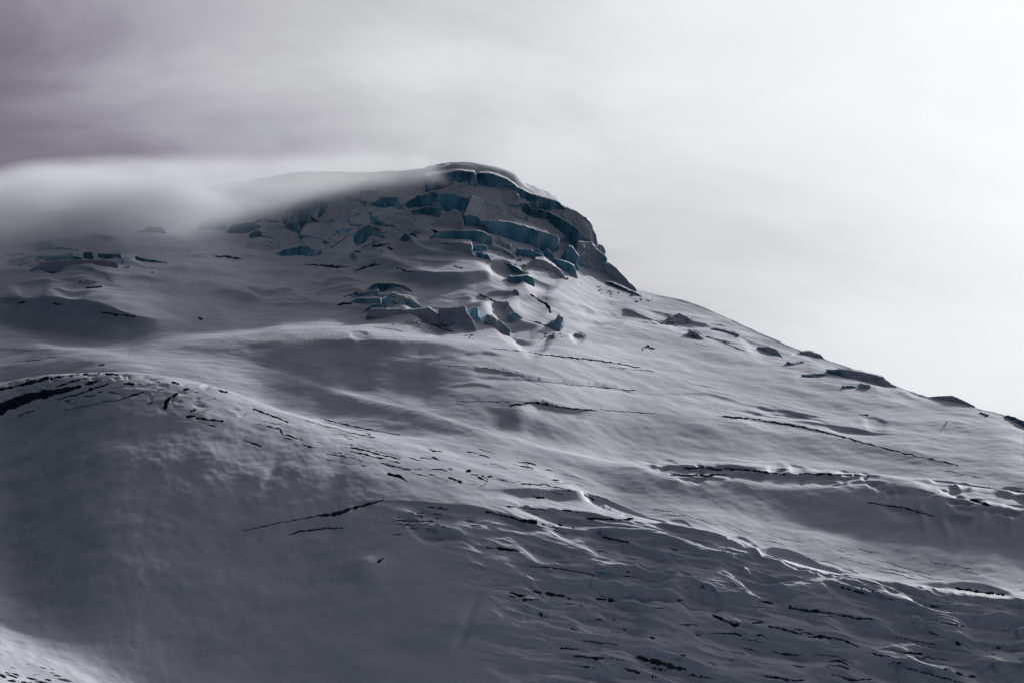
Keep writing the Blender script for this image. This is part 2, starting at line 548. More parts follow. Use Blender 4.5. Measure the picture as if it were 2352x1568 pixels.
for i in range(26):                       # shallow flutes down the near face
    u = 40 + i * 36 + rng.normal(0, 12)
    bump(u, rng.uniform(1020, 1200), rng.uniform(14, 34), rng.uniform(40, 90), rng.normal(0, 0.35), rng.uniform(5, 22))
for u, v in [(2170, 1205), (2205, 1225), (2260, 1185), (2300, 1180), (2320, 1200), (2120, 1190)]:
    bump(u, v, 9, 34, rng.uniform(0.5, 1.3), rng.uniform(-25, 15))

ICEFALL = [(1090, 1185), (1250, 1140), (1360, 1180), (1440, 1190), (1640, 1236), (1790, 1292), (2010, 1345), (2352, 1384),
           (2520, 1390), (2520, 1720), (1240, 1720), (1200, 1560), (1120, 1480), (1130, 1390), (1080, 1280), (960, 1215),
           (900, 1180), (1000, 1160)]
CREST_B = [(1440, 1062), (1700, 1064), (2000, 1084), (2352, 1124), (2520, 1140), (2520, 1225), (2352, 1205), (2200, 1160),
           (2050, 1128), (1900, 1110), (1700, 1098), (1550, 1096)]
CREST_A = [(-120, 890), (0, 874), (250, 852), (480, 888), (560, 950), (460, 965), (300, 935), (100, 940), (-120, 980)]
UPPER = [(520, 520), (700, 440), (1000, 430), (1250, 480), (1360, 600), (1300, 700), (1200, 760), (900, 720), (760, 640),
         (600, 600)]


def inside(poly, x, y):
    c = False
    n = len(poly)
    for i in range(n):
        x1, y1 = poly[i]; x2, y2 = poly[(i + 1) % n]
        if (y1 > y) != (y2 > y) and x < (x2 - x1) * (y - y1) / (y2 - y1) + x1:
            c = not c
    return c


def scatter(poly, n, seed):
    g = np.random.default_rng(seed)
    xs = [p[0] for p in poly]; ys = [p[1] for p in poly]
    got = 0
    while got < n:
        x, y = g.uniform(min(xs), max(xs)), g.uniform(min(ys), max(ys))
        if inside(poly, x, y):
            got += 1
            yield x, y, g


def hummocks(poly, n, seed, length, height, wf, wb, tilt):
    for k, (x, y, g) in enumerate(scatter(poly, n, seed)):
        L_ = g.uniform(*length); t = g.normal(*tilt)
        c = g.normal(0, 0.08) * L_
        pts = [(x - L_ / 2, y - t * L_ / 2), (x, y - abs(c)), (x + L_ / 2, y + t * L_ / 2)]
        scarp(pts, g.uniform(0.5, 1.1), g.uniform(*wf), taper=0.5, seed=k % 90, wob=g.uniform(1.5, 5))


hummocks(ICEFALL, 120, 5, (120, 460), (1.2, 3.6), (12, 28), (10, 26), (0.17, 0.05))
hummocks(ICEFALL, 190, 15, (50, 180), (0.8, 2.2), (6, 13), (7, 16), (0.16, 0.08))
for pts, wf in [
    ([(1410, 1170), (1540, 1200), (1637, 1223), (1780, 1280), (1900, 1310), (2010, 1334)], 15),
    ([(1980, 1330), (2150, 1352), (2352, 1374), (2480, 1384)], 15), ([(1880, 1340), (1990, 1362), (2100, 1385), (2200, 1398)], 20),
    ([(1430, 1066), (1600, 1070), (1780, 1074)], 11), ([(1620, 1079), (1850, 1085), (2020, 1094)], 12), ([(2060, 1096), (2200, 1110), (2352, 1132), (2460, 1150)], 16),
    ([(2180, 1395), (2260, 1400), (2420, 1424)], 40), ([(2030, 1417), (2100, 1410), (2160, 1442)], 22),
    ([(1320, 1238), (1400, 1225), (1480, 1245), (1570, 1294)], 26), ([(1330, 1300), (1440, 1294), (1570, 1318)], 24),
    ([(1340, 1330), (1420, 1334), (1510, 1348)], 30), ([(1550, 1352), (1620, 1345), (1670, 1378)], 24), ([(1640, 1278), (1720, 1290), (1810, 1324)], 18),
    ([(1680, 1308), (1750, 1330), (1840, 1370)], 20), ([(2090, 1462), (2200, 1450), (2380, 1462)], 18), ([(2070, 1492), (2150, 1485), (2270, 1504)], 22),
    ([(1290, 1398), (1400, 1410), (1510, 1444)], 22), ([(1190, 1332), (1300, 1330), (1410, 1354)], 20), ([(1410, 1478), (1520, 1500), (1660, 1546)], 24),
    ([(1560, 1440), (1700, 1455), (1880, 1500)], 16), ([(1250, 1195), (1350, 1205), (1450, 1215)], 16), ([(2190, 1530), (2300, 1520), (2460, 1530)], 26)]:
    scarp(pts, 1.25, wf * 1.2, taper=0.35, seed=int(pts[0][0]) % 83, wob=6)
hummocks(ICEFALL, 230, 6, (14, 70), (0.3, 1.1), (3, 7), (4, 9), (0.15, 0.12))
hummocks(CREST_B, 70, 8, (20, 110), (0.4, 1.3), (5, 12), (4, 10), (0.10, 0.06))
hummocks(CREST_A, 50, 9, (10, 50), (0.3, 0.9), (3, 6), (4, 8), (-0.05, 0.12))
hummocks(UPPER, 20, 10, (80, 220), (1.5, 4.0), (14, 30), (12, 26), (0.10, 0.10))
hummocks([(0, 560), (500, 560), (800, 600), (900, 640), (760, 700), (500, 690), (300, 660), (0, 660)], 44, 16, (80, 280), (0.8, 2.8), (10, 24), (14, 30), (0.05, 0.06))
hummocks([(1200, 620), (1460, 680), (1750, 790), (1900, 840), (1900, 870), (1600, 800), (1400, 770), (1250, 740)], 10, 17, (60, 160), (0.8, 2.4), (4, 9), (14, 26), (0.2, 0.1))
hummocks([(900, 800), (1400, 830), (2000, 980), (2300, 1070), (2200, 1050), (1600, 950), (1000, 910)], 12, 18, (120, 420), (0.4, 1.2), (4, 9), (20, 44), (0.13, 0.04))
for poly, n, seed in [([(1420, 1180), (1640, 1226), (1790, 1282), (2010, 1336), (2352, 1374), (2480, 1380), (2480, 1400),
                        (2352, 1392), (2010, 1356), (1790, 1305), (1640, 1248), (1430, 1200)], 70, 12)]:
    hummocks(poly, n, seed, (40, 130), (0.6, 1.5), (4, 8), (4, 8), (0.20, 0.04))

m_ice = sample(polymask(ICEFALL, 40), GU, GV, 4)
m_b = sample(polymask(CREST_B, 20), GU, GV, 4)
m_a = sample(polymask(CREST_A, 20), GU, GV, 4)
m_u = sample(polymask(UPPER, 40), GU, GV, 4)
tl = GY + 0.30 * GX
wx = fbm(GX / 50, GY / 50, 2, 71) * 12
rough = (np.maximum(fbm((GX + wx) / 60, (tl + wx) / 11, 4, 41, ridged=True), -0.2) * 1.0 + fbm(GX / 9, tl / 3.2, 3, 51) * 0.45)
rough = rough * (m_ice + 0.45 * m_b + 0.35 * m_a + 0.35 * m_u)

# crevasses: (u, v, half width in pixels) along each one
CREV = [
    [(-40, 948, 8), (0, 938, 8), (22, 928, 9), (66, 912, 8), (110, 903, 6), (154, 894, 5), (184, 887, 2)],
    [(-30, 900, 2), (5, 893, 2), (31, 888, 2.5), (60, 880, 2.5), (110, 868, 2.5), (150, 863, 2), (190, 859, 2), (228, 856, 2), (272, 860, 1.2)],
    [(58, 873, 1.5), (86, 867, 2.5), (114, 862, 1.2)], [(130, 886, 1.2), (154, 879, 1.8), (198, 866, 1.2)],
    [(197, 882, 2.5), (221, 876, 2.5)], [(203, 895, 2), (240, 885, 2.2), (249, 881, 1.2)],
    [(132, 916, 1), (176, 905, 1.3), (202, 897, 1.3)], [(237, 923, 1.2), (275, 917, 1.3), (297, 910, 1.3), (330, 899, 1.6)],
    [(379, 938, 2.2), (383, 920, 3.2), (391, 913, 2.5), (407, 903, 2.5)], [(424, 894, 2.6), (431, 893, 2.6)],
    [(440, 943, 3), (447, 941, 3)], [(428, 957, 1.8), (448, 955, 2.2)], [(450, 960, 1.6), (480, 962, 1.6), (512, 967, 1.5)],
    [(481, 975, 1.5), (495, 978, 1.5)], [(44, 953, 1.2), (77, 942, 1.2)], [(499, 895, 1.6), (520, 900, 1.4)],
    [(395, 877, 1.4), (411, 880, 1.6)], [(286, 881, 2), (305, 881, 2)], [(150, 940, 1), (230, 926, 1)],
    [(582, 939, 1.6), (609, 948, 1.8), (660, 968, 1.2)], [(644, 986, 1.8), (648, 995, 2), (672, 1003, 1.3), (697, 1010, 2)],
    [(613, 978, 1.2), (640, 984, 1.2)], [(805, 1027, 1.6), (828, 1032, 1.6), (918, 1054, 1.1)],
    [(805, 1036, 1.2), (919, 1062, 1.2)], [(875, 1062, 1.5), (919, 1073, 1.4)], [(894, 1088, 2.4), (916, 1093, 2.8), (934, 1102, 2)],
    [(560, 1218, 0.7), (640, 1200, 0.9), (734, 1183, 1.3), (766, 1181, 3.2), (800, 1169, 2.6), (840, 1158, 2.2), (881, 1148, 1.6)],
    [(664, 1226, 1.2), (688, 1220, 1.6), (746, 1212, 1.6), (787, 1212, 1.2)], [(562, 1011, 1.2), (600, 1024, 1.5)],
    [(738, 960, 1.2), (781, 972, 1.3), (919, 999, 1.0)], [(700, 965, 1), (800, 992, 1.1), (860, 1004, 1)],
    [(1032, 1097, 1.6), (1058, 1106, 2.2)], [(1099, 1095, 1.6), (1118, 1105, 1.6)], [(1104, 1116, 1.0), (1116, 1109, 1.2)], [(1072, 1082, 2), (1078, 1082, 2)],
    [(1121, 1094, 2), (1128, 1094, 2)], [(1196, 1110, 1.1), (1249, 1112, 1.3), (1322, 1128, 1)], [(1341, 1134, 1.8), (1363, 1147, 1.6)],
    [(1226, 1140, 2.4), (1248, 1142, 2.2)], [(1166, 1163, 1.2), (1286, 1171, 1.3), (1336, 1174, 1.1)],
    [(1116, 1174, 1.6), (1143, 1180, 2.0), (1188, 1191, 1.8), (1196, 1193, 3), (1230, 1199, 3.4), (1258, 1206, 2)],
    [(1279, 1203, 2.2), (1324, 1214, 2.2)], [(1349, 1190, 1.6), (1400, 1192, 2.2), (1453, 1191, 1.6)], [(984, 1165, 1.4), (1026, 1167, 1.5)],
    [(909, 1195, 1.2), (992, 1196, 1.3)], [(1118, 1256, 1.8), (1147, 1259, 2.6), (1192, 1263, 1.6)],
    [(1385, 1233, 1.8), (1441, 1244, 2.2)], [(1441, 1297, 1.6), (1441, 1319, 1.6)], [(867, 1291, 1.6), (879, 1283, 1.8)],
    [(1239, 1409, 3), (1252, 1414, 3)], [(1302, 1372, 2.2), (1308, 1374, 2.2)],
    [(1500, 1553, 3), (1556, 1570, 4)], [(1464, 1509, 3), (1510, 1519, 4.5), (1552, 1534, 4), (1575, 1536, 2)],
    [(1434, 1535, 2), (1466, 1544, 2.2)], [(1283, 1486, 1.8), (1326, 1491, 1.8)], [(1340, 1470, 1.4), (1420, 1480, 1.4)],
    [(1572, 1075, 1.6), (1612, 1073, 1.8), (1656, 1078, 1.8)], [(1665, 1075, 1.6), (1716, 1079, 2), (1804, 1088, 1.8)],
    [(1837, 1086, 1.4), (1900, 1088, 1.8), (1995, 1092, 1.6)], [(1541, 1090, 1.2), (1622, 1091, 1.6), (1670, 1089, 1.3)],
    [(2113, 1100, 2.6), (2176, 1106, 3), (2215, 1114, 2.6), (2306, 1125, 2.4), (2360, 1131, 2)],
    [(2230, 1147, 2.2), (2279, 1160, 1.8)], [(1993, 1153, 1.1), (2074, 1165, 1.6), (2147, 1185, 1.1)],
    [(2184, 1348, 1.6), (2254, 1359, 2.2), (2360, 1371, 1.8)], [(1934, 1348, 2.8), (1983, 1361, 1.8)],
    [(2082, 1498, 2), (2115, 1501, 2)], [(2197, 1475, 2.4), (2202, 1478, 2.4)], [(2050, 1519, 1.6), (2066, 1522, 1.8)],
    [(1050, 922, 0.9), (1170, 921, 1.0)], [(1170, 931, 1.2), (1230, 923, 2), (1290, 935, 2), (1372, 942, 1.4)],
    [(1380, 940, 0.9), (1500, 950, 1)], [(1650, 955, 1.2), (1700, 959, 1.8), (1745, 963, 1.2)],
    [(1740, 963, 1.2), (1850, 981, 1.6), (1930, 1001, 1.4), (2000, 1021, 1.3), (2101, 1046, 1.2), (2200, 1068, 1)],
    [(1240, 813, 1), (1321, 822, 1.4), (1386, 829, 1.4), (1470, 844, 0.9)], [(1321, 883, 0.8), (1386, 890, 1), (1465, 897, 0.8)],
    [(1974, 951, 1.2), (1993, 953, 1.2)], [(1439, 710, 0.9), (1518, 743, 1.1), (1553, 748, 0.9)],
    [(1623, 772, 0.9), (1663, 787, 1.2), (1709, 805, 0.9)], [(1478, 800, 2.2), (1488, 794, 2.6), (1492, 800, 2.2), (1505, 800, 1.6)],
    [(229, 716, 1.2), (253, 721, 1.6), (302, 727, 1.2)], [(263, 728, 1.6), (310, 726, 1.6)], [(198, 662, 1.6), (233, 658, 1.8)],
    [(41, 697, 1.6), (56, 694, 1.6)], [(457, 730, 1.6), (464, 733, 1.4)], [(123, 697, 1.6), (141, 699, 2)],
    [(496, 589, 1.2), (525, 590, 1.8), (555, 596, 1.2)], [(96, 574, 1.2), (140, 571, 1.6), (180, 575, 1)],
    [(14, 586, 1.4), (56, 584, 1.4)], [(778, 700, 1.6), (805, 696, 1.4)], [(791, 682, 1.3), (819, 673, 1.5)],
    [(912, 616, 1.4), (931, 622, 1.5), (958, 626, 0.9)], [(1041, 611, 1), (1061, 617, 1.2)],
    [(1218, 676, 1.2), (1253, 699, 2), (1262, 708, 2), (1264, 718, 1.3)], [(1102, 677, 1.2), (1153, 699, 1.4)],
    [(861, 751, 0.7), (925, 760, 0.8)], [(966, 739, 1), (1000, 748, 1.2), (1040, 763, 0.9)],
    [(1129, 800, 0.8), (1199, 806, 1), (1280, 818, 1)], [(930, 820, 0.7), (1010, 826, 0.8)], [(1020, 838, 0.8), (1120, 845, 0.9), (1200, 862, 0.8)],
    [(1400, 843, 0.7), (1500, 852, 0.7)], [(818, 622, 1.2), (848, 611, 2.4), (871, 608, 1.6)], [(700, 607, 1), (760, 612, 2.2), (800, 614, 1.4)], [(1200, 871, 0.7), (1330, 884, 0.8)],
    [(60, 830, 0.8), (130, 818, 0.8)], [(226, 839, 1.3), (240, 838, 1.3)], [(2170, 1100 - 20, 0.8), (2250, 1096, 0.8)],
]
g = np.random.default_rng(77)


def slits(poly, n, seed, length, width, tilt):
    for x, y, gg in scatter(poly, n, seed):
        L_ = gg.uniform(*length) * gg.uniform(0.5, 1.3); t = gg.normal(*tilt); w = gg.uniform(*width)
        c = gg.normal(0, 0.05) * L_
        CREV.append([(x - L_ / 2, y - t * L_ / 2, w * 0.5), (x, y + c, w), (x + L_ / 2, y + t * L_ / 2, w * 0.5)])


slits([(560, 930), (900, 995), (1300, 1062), (1400, 1150), (1250, 1130), (1000, 1100), (800, 1070), (600, 1000)], 66, 21, (14, 70), (0.7, 1.5), (0.20, 0.05))
slits([(1420, 1150), (1800, 1230), (2352, 1320), (2352, 1362), (2000, 1322), (1640, 1216)], 26, 22, (20, 110), (0.6, 1.1), (0.22, 0.05))
slits([(1150, 1170), (1440, 1195), (2000, 1345), (2352, 1390), (2352, 1560), (1350, 1560), (1200, 1400)], 70, 23, (8, 40), (0.8, 2.0), (0.16, 0.10))
slits([(1150, 1190), (1440, 1200), (2000, 1350), (2352, 1395), (2352, 1560), (1350, 1560), (1200, 1400)], 34, 27, (50, 150), (1.2, 3.2), (0.16, 0.05))
slits([(20, 880), (250, 860), (480, 892), (540, 950), (300, 930), (60, 940)], 30, 24, (6, 26), (0.8, 1.8), (0.0, 0.2))
slits([(560, 500), (760, 470), (1000, 470), (1090, 540), (1000, 600), (760, 590), (600, 570)], 26, 26, (14, 50), (1.3, 2.8), (0.1, 0.3))
slits([(850, 1160), (1100, 1190), (1060, 1260), (900, 1230)], 22, 25, (8, 40), (0.8, 1.6), (0.05, 0.08))

cut = np.minimum(relief, 0)
relief = np.maximum(relief, 0) - 8.0 * np.tanh(-cut / 8.0)      # overlapping steps do not dig pits
rel = sample(relief, GU, GV) * visw
# wind-shaped undulation of the whole slope
swell = (fbm(GX / 95.0, GY / 60.0, 3, 11) * 2.2 + fbm(GX / 34.0 + GY / 90.0, GY / 22.0, 3, 23) * 0.75
         + fbm(GX / 9.0 + GY / 14.0, GY / 6.0, 2, 31) * 0.14
         + fbm((GX + 0.9 * GY) / 30.0, (GY - 0.5 * GX) / 7.0, 3, 37, ridged=True) * 0.20
         + fbm((GX + 0.5 * GY) / 12.0, (GY - 0.4 * GX) / 15.0, 3, 39) * 0.55 * smooth(1080, 900, GY) * smooth(-20, -90, GX))
far = smooth(560, 760, GY)
GZs = GZ + (rel + rough * visw + swell * np.clip(visw + 0.3, 0, 1)) * far
GZ2 = GZs.copy()
GY2, GX2 = GY.copy(), GX.copy()
state = np.zeros(GY.shape, np.uint8)            # 1 lip, 2 inside a crevasse
v_id = np.zeros(GY.shape, np.int16)
visb = vis > 0.5
PV0 = project(GX, np.maximum(GY, 1.0), GZs)[1]
rows_of = [np.nonzero(visb[:, j])[0] for j in range(NC)]


def cut_crevasses():
    for k, pl in enumerate(CREV):
        P = []
        for (x1, y1, a1), (x2, y2, a2) in zip(pl[:-1], pl[1:]):
            n = max(2, int(math.hypot(x2 - x1, y2 - y1) / 1.0))
            for t in np.linspace(0, 1, n, endpoint=False):
                P.append((x1 + (x2 - x1) * t, y1 + (y2 - y1) * t, a1 + (a2 - a1) * t))
        P.append(pl[-1])
        P = np.array(P)
        s_ = np.arange(len(P)) * 1.0
        wd = (1.15 if P[:, 2].max() > 1.1 else 0.9) * P[:, 2] * np.clip(1 + 0.9 * perlin(s_ / 11.0, s_ * 0 + k * 1.37, 3) + 0.4 * perlin(s_ / 4.0, s_ * 0 + k * 3.3, 5), 0.12, 2.2)
        py = P[:, 1] + 2.2 * perlin(s_ / 16.0, s_ * 0 + k * 2.11, 4) + 0.8 * perlin(s_ / 5.0, s_ * 0 + k, 6)
        j0, j1 = np.searchsorted(cols, [P[:, 0].min() - wd.max(), P[:, 0].max() + wd.max()])
        for j in range(max(1, j0), min(NC - 1, j1 + 1)):
            dx = cols[j] - P[:, 0]
            ww = np.maximum(wd, 1.1 if abs(P[-1, 0] - P[0, 0]) > 6 else 1.6)
            hit = np.abs(dx) < ww
            if not hit.any():
                continue
            hh_ = np.sqrt(np.maximum(ww[hit] ** 2 - dx[hit] ** 2, 0)) * (wd[hit] / ww[hit])
            vt_, vb_ = (py[hit] - hh_).min(), (py[hit] + hh_).max()
            if vb_ - vt_ < 0.45:
                continue
            rr = rows_of[j]
            c = PV0[rr, j]
            if len(rr) < 9 or vb_ > c[4] or vt_ < c.min() + 1.5:
                continue
            ia = int(np.argmin(np.abs(c - vb_))); ib = int(np.argmin(np.abs(c - vt_)))
            if ib - ia < 2:
                ib = ia + 2
            if ib >= len(rr) - 1 or rr[ib] - rr[ia] != ib - ia or state[rr[ia - 1]:rr[ib] + 2, j].any():
                continue
            tv = np.linspace(vb_, vt_, ib - ia + 1)
            cc = c[max(0, ia - 3):ib + 4][::-1]; ix = rr[max(0, ia - 3):ib + 4][::-1]
            if np.any(np.diff(cc) <= 0):
                continue
            ny = np.interp(tv, cc, GY[ix, j]); nz_ = np.interp(tv, cc, GZs[ix, j])
            sl_ = slice(rr[ia], rr[ib] + 1)
            GY2[sl_, j] = ny
            GZ2[sl_, j] = nz_
            GX2[sl_, j] = kx[j] * (ny * CP + nz_ * SP)
            dep = 1.5 + 1.3 * (vb_ - vt_)
            GZ2[rr[ia] + 1:rr[ib], j] -= dep
            state[rr[ia]:rr[ib] + 1, j] = 1
            state[rr[ia] + 1:rr[ib], j] = 2
            v_id[rr[ia]:rr[ib] + 1, j] = k + 1


cut_crevasses()

# ------------------------------------------------------------------ materials
def mat_snow(name="snow", ice_edge=0.26, pale=False):
    """wind-packed snow that gives way to bare glacier ice where the face is too steep to hold it"""
    m = bpy.data.materials.new(name)
    m.use_nodes = True
    t = m.node_tree; L = t.links.new
    b = t.nodes['Principled BSDF']
    tc = N(t, 'ShaderNodeTexCoord')
    mp = N(t, 'ShaderNodeMapping'); mp.inputs['Scale'].default_value = (0.05, 0.10, 0.10)
    mp.inputs['Rotation'].default_value = (0, 0, R(-14))
    L(tc.outputs['Object'], mp.inputs[0])
    n = N(t, 'ShaderNodeTexNoise'); n.inputs['Scale'].default_value = 0.8; n.inputs['Detail'].default_value = 7
    L(mp.outputs[0], n.inputs['Vector'])
    cr = ramp(t, [(0.32, (0.46, 0.485, 0.55)), (0.66, (0.61, 0.615, 0.68))])
    L(n.outputs[0], cr.inputs[0])
    # glacier ice
    mp2 = N(t, 'ShaderNodeMapping'); mp2.inputs['Scale'].default_value = (0.13, 0.13, 0.05)
    L(tc.outputs['Object'], mp2.inputs[0])
    n3 = N(t, 'ShaderNodeTexNoise'); n3.inputs['Scale'].default_value = 1.0; n3.inputs['Detail'].default_value = 6
    L(mp2.outputs[0], n3.inputs['Vector'])
    if pale:
        ci = ramp(t, [(0.30, (0.04, 0.18, 0.28)), (0.46, (0.12, 0.37, 0.52)), (0.60, (0.27, 0.52, 0.64)), (0.74, (0.52, 0.62, 0.67))])
    else:
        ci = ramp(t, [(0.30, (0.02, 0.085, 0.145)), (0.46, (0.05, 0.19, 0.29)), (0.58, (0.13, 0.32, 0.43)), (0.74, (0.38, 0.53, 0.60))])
    L(n3.outputs[0], ci.inputs[0])
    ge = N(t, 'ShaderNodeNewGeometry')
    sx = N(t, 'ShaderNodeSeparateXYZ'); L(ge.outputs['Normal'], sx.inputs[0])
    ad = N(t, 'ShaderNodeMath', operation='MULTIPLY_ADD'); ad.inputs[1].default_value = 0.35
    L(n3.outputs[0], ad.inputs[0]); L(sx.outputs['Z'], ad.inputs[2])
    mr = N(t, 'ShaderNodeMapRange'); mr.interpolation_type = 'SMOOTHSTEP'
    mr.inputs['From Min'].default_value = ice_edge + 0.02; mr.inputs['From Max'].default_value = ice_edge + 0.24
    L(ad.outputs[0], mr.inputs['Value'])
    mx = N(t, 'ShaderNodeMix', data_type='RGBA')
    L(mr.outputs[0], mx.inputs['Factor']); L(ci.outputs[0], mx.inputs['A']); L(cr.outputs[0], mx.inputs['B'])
    L(mx.outputs['Result'], b.inputs['Base Color'])
    b.inputs['Roughness'].default_value = 0.7
    b.inputs['Specular IOR Level'].default_value = 0.25
    n2 = N(t, 'ShaderNodeTexNoise'); n2.inputs['Scale'].default_value = 3.0; n2.inputs['Detail'].default_value = 5
    L(mp.outputs[0], n2.inputs['Vector'])
    bp = N(t, 'ShaderNodeBump'); bp.inputs['Strength'].default_value = 0.14; bp.inputs['Distance'].default_value = 0.8
    L(n2.outputs[0], bp.inputs['Height'])
    if name == "snow":
        L(bp.outputs[0], b.inputs['Normal'])
        return m
    # fractures and layers on bare ice
    mp4 = N(t, 'ShaderNodeMapping'); mp4.inputs['Scale'].default_value = (0.55, 0.55, 0.14)
    L(tc.outputs['Object'], mp4.inputs[0])
    n4 = N(t, 'ShaderNodeTexNoise'); n4.inputs['Scale'].default_value = 1.0; n4.inputs['Detail'].default_value = 6
    n4.inputs['Roughness'].default_value = 0.6
    L(mp4.outputs[0], n4.inputs['Vector'])
    b4 = N(t, 'ShaderNodeBump'); b4.inputs['Strength'].default_value = 0.7; b4.inputs['Distance'].default_value = 1.2
    L(n4.outputs[0], b4.inputs['Height']); L(bp.outputs[0], b4.inputs['Normal'])
    mp5 = N(t, 'ShaderNodeMapping'); mp5.inputs['Scale'].default_value = (0.03, 0.03, 0.42)
    mp5.inputs['Rotation'].default_value = (0, R(9), 0)
    L(tc.outputs['Object'], mp5.inputs[0])
    n5 = N(t, 'ShaderNodeTexNoise'); n5.inputs['Scale'].default_value = 1.0; n5.inputs['Detail'].default_value = 5
    L(mp5.outputs[0], n5.inputs['Vector'])
    b5 = N(t, 'ShaderNodeBump'); b5.inputs['Strength'].default_value = 0.45; b5.inputs['Distance'].default_value = 1.0
    L(n5.outputs[0], b5.inputs['Height']); L(b4.outputs[0], b5.inputs['Normal'])
    L(b5.outputs[0], b.inputs['Normal'])
    return m


def mat_plain(name, c1, c2, scale, rough=0.6, bump=0.5, dist=0.4):
    m = bpy.data.materials.new(name)
    m.use_nodes = True
    t = m.node_tree; L = t.links.new
    b = t.nodes['Principled BSDF']
    tc = N(t, 'ShaderNodeTexCoord')
    n = N(t, 'ShaderNodeTexNoise'); n.inputs['Scale'].default_value = scale; n.inputs['Detail'].default_value = 7
    L(tc.outputs['Object'], n.inputs['Vector'])
    cr = ramp(t, [(0.3, c1), (0.7, c2)])
    L(n.outputs[0], cr.inputs[0]); L(cr.outputs[0], b.inputs['Base Color'])
    bp = N(t, 'ShaderNodeBump'); bp.inputs['Strength'].default_value = bump; bp.inputs['Distance'].default_value = dist
    L(n.outputs[0], bp.inputs['Height']); L(bp.outputs[0], b.inputs['Normal'])
    b.inputs['Roughness'].default_value = rough
    b.inputs['Specular IOR Level'].default_value = 0.3
    return m


M_SNOW = mat_snow()
M_DEEP_SHADE = mat_plain("deep_ice_shade", (0.010, 0.014, 0.018), (0.06, 0.085, 0.10), 0.25)  # blue-grey ice, darkened to near black: shade inside wide crevasses painted in
M_CRACK_SHADE = mat_plain("crack_ice_shade", (0.04, 0.055, 0.07), (0.15, 0.19, 0.22), 0.25)  # milder painted shade in the ice colour, for thin cracks
M_ROCK = mat_plain("dark_rock", (0.012, 0.012, 0.014), (0.05, 0.048, 0.048), 0.5)


def poly_mesh(name, co, quads, tris, mat):
    """quads and triangles over shared grid points -> one mesh object"""
    allv = np.concatenate([quads.ravel(), tris.ravel()])
    uq, inv = np.unique(allv, return_inverse=True)
    inv = inv.reshape(-1).astype(np.int32)
    me = bpy.data.meshes.new(name)
    c = co[uq]
    me.vertices.add(len(uq)); me.vertices.foreach_set('co', c.ravel())
    me.loops.add(len(inv)); me.loops.foreach_set('vertex_index', inv)
    nq, nt_ = len(quads), len(tris)
    me.polygons.add(nq + nt_)
    st = np.concatenate([np.arange(nq) * 4, nq * 4 + np.arange(nt_) * 3]).astype(np.int32)
    me.polygons.foreach_set('loop_start', st)
    me.polygons.foreach_set('use_smooth', np.ones(nq + nt_, bool))
    me.materials.append(mat)
    me.update(calc_edges=True)
    ob = bpy.data.objects.new(name, me)
    COL.objects.link(ob)
    return ob


# faces inside a crevasse become parts of the slope
CO = np.stack([GX2.ravel(), GY2.ravel(), GZ2.ravel()], 1).astype(np.float32)
ii, jj = np.meshgrid(np.arange(NR - 1), np.arange(NC - 1), indexing='ij')
q0 = (ii * NC + jj).ravel()
QD = np.stack([q0, q0 + 1, q0 + 1 + NC, q0 + NC], 1)
sf, idf = state.ravel(), v_id.ravel()
deep = (sf[QD] == 2)
nd = deep.sum(1)
plain_q = QD[nd == 0]
slope_t, cre_q, cre_t = [], {}, {}
for q, dm, n in zip(QD[nd > 0], deep[nd > 0], nd[nd > 0]):
    k = int(idf[q].max())
    if n in (1, 3):
        p = int(np.argmax(dm)) if n == 1 else int(np.argmin(dm))
        t1 = (q[p - 1], q[p], q[(p + 1) % 4]); t2 = (q[p - 1], q[(p + 1) % 4], q[(p + 2) % 4])
        cre_t.setdefault(k, []).append(t1 if n == 1 else t2)
        rest_ = t2 if n == 1 else t1
        if n == 1 or not any(sf[x] == 1 for x in (q[p],)):
            slope_t.append(rest_)
        else:
            cre_t[k].append(rest_)
    else:
        cre_q.setdefault(k, []).append(tuple(q))
E3 = np.zeros((0, 3), np.int64); E4 = np.zeros((0, 4), np.int64)
slope = poly_mesh("glacier_slope", CO, plain_q, np.array(slope_t, np.int64) if slope_t else E3, M_SNOW)
slope['kind'] = 'structure'
slope['label'] = 'broad snow covered glacier flank rising to the summit'
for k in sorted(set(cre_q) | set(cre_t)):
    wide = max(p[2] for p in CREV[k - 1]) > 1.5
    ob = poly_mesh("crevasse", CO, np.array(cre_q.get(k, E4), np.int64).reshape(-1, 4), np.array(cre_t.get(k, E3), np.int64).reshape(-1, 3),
                   M_DEEP_SHADE if wide else M_CRACK_SHADE)
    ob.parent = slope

# ------------------------------------------------------------------ depth lookup on the built slope
PVs = project(GX, np.maximum(GY, 1.0), GZs)[1]
PVs = np.where(GY < 400, 5000, PVs)
PMIN = np.minimum.accumulate(PVs, axis=0)
SKYROW = NR - 1 - sum(seg_rows[-3:])


def col_of(u):
    return int(np.clip(np.searchsorted(cols, u), 1, NC - 2))


def surf(u, v):
    """distance of the slope seen at pixel (u, v)"""
    j = col_of(u)
    c = PMIN[:SKYROW + 1, j]
    k = int(np.argmax(c <= v)) if c[-1] <= v else SKYROW
    return float(GY[k, j])


def point(u, v, r):
    kx_, kz_ = ray(u, v)
    return (kx_ * r, r, kz_ * r)


def link(name, me, parent=None):
    ob = bpy.data.objects.new(name, me)
    COL.objects.link(ob)
    if parent:
        ob.parent = parent
    return ob


def tag(ob, label, cat, group=None):
    ob['label'] = label; ob['category'] = cat
    if group:
        ob['group'] = group


M_ICE = mat_snow("glacier_ice", ice_edge=0.50)
M_FROST = mat_snow("frosted_ice", ice_edge=0.13, pale=True)
M_PALE = mat_snow("pale_blue_ice", ice_edge=0.50, pale=True)


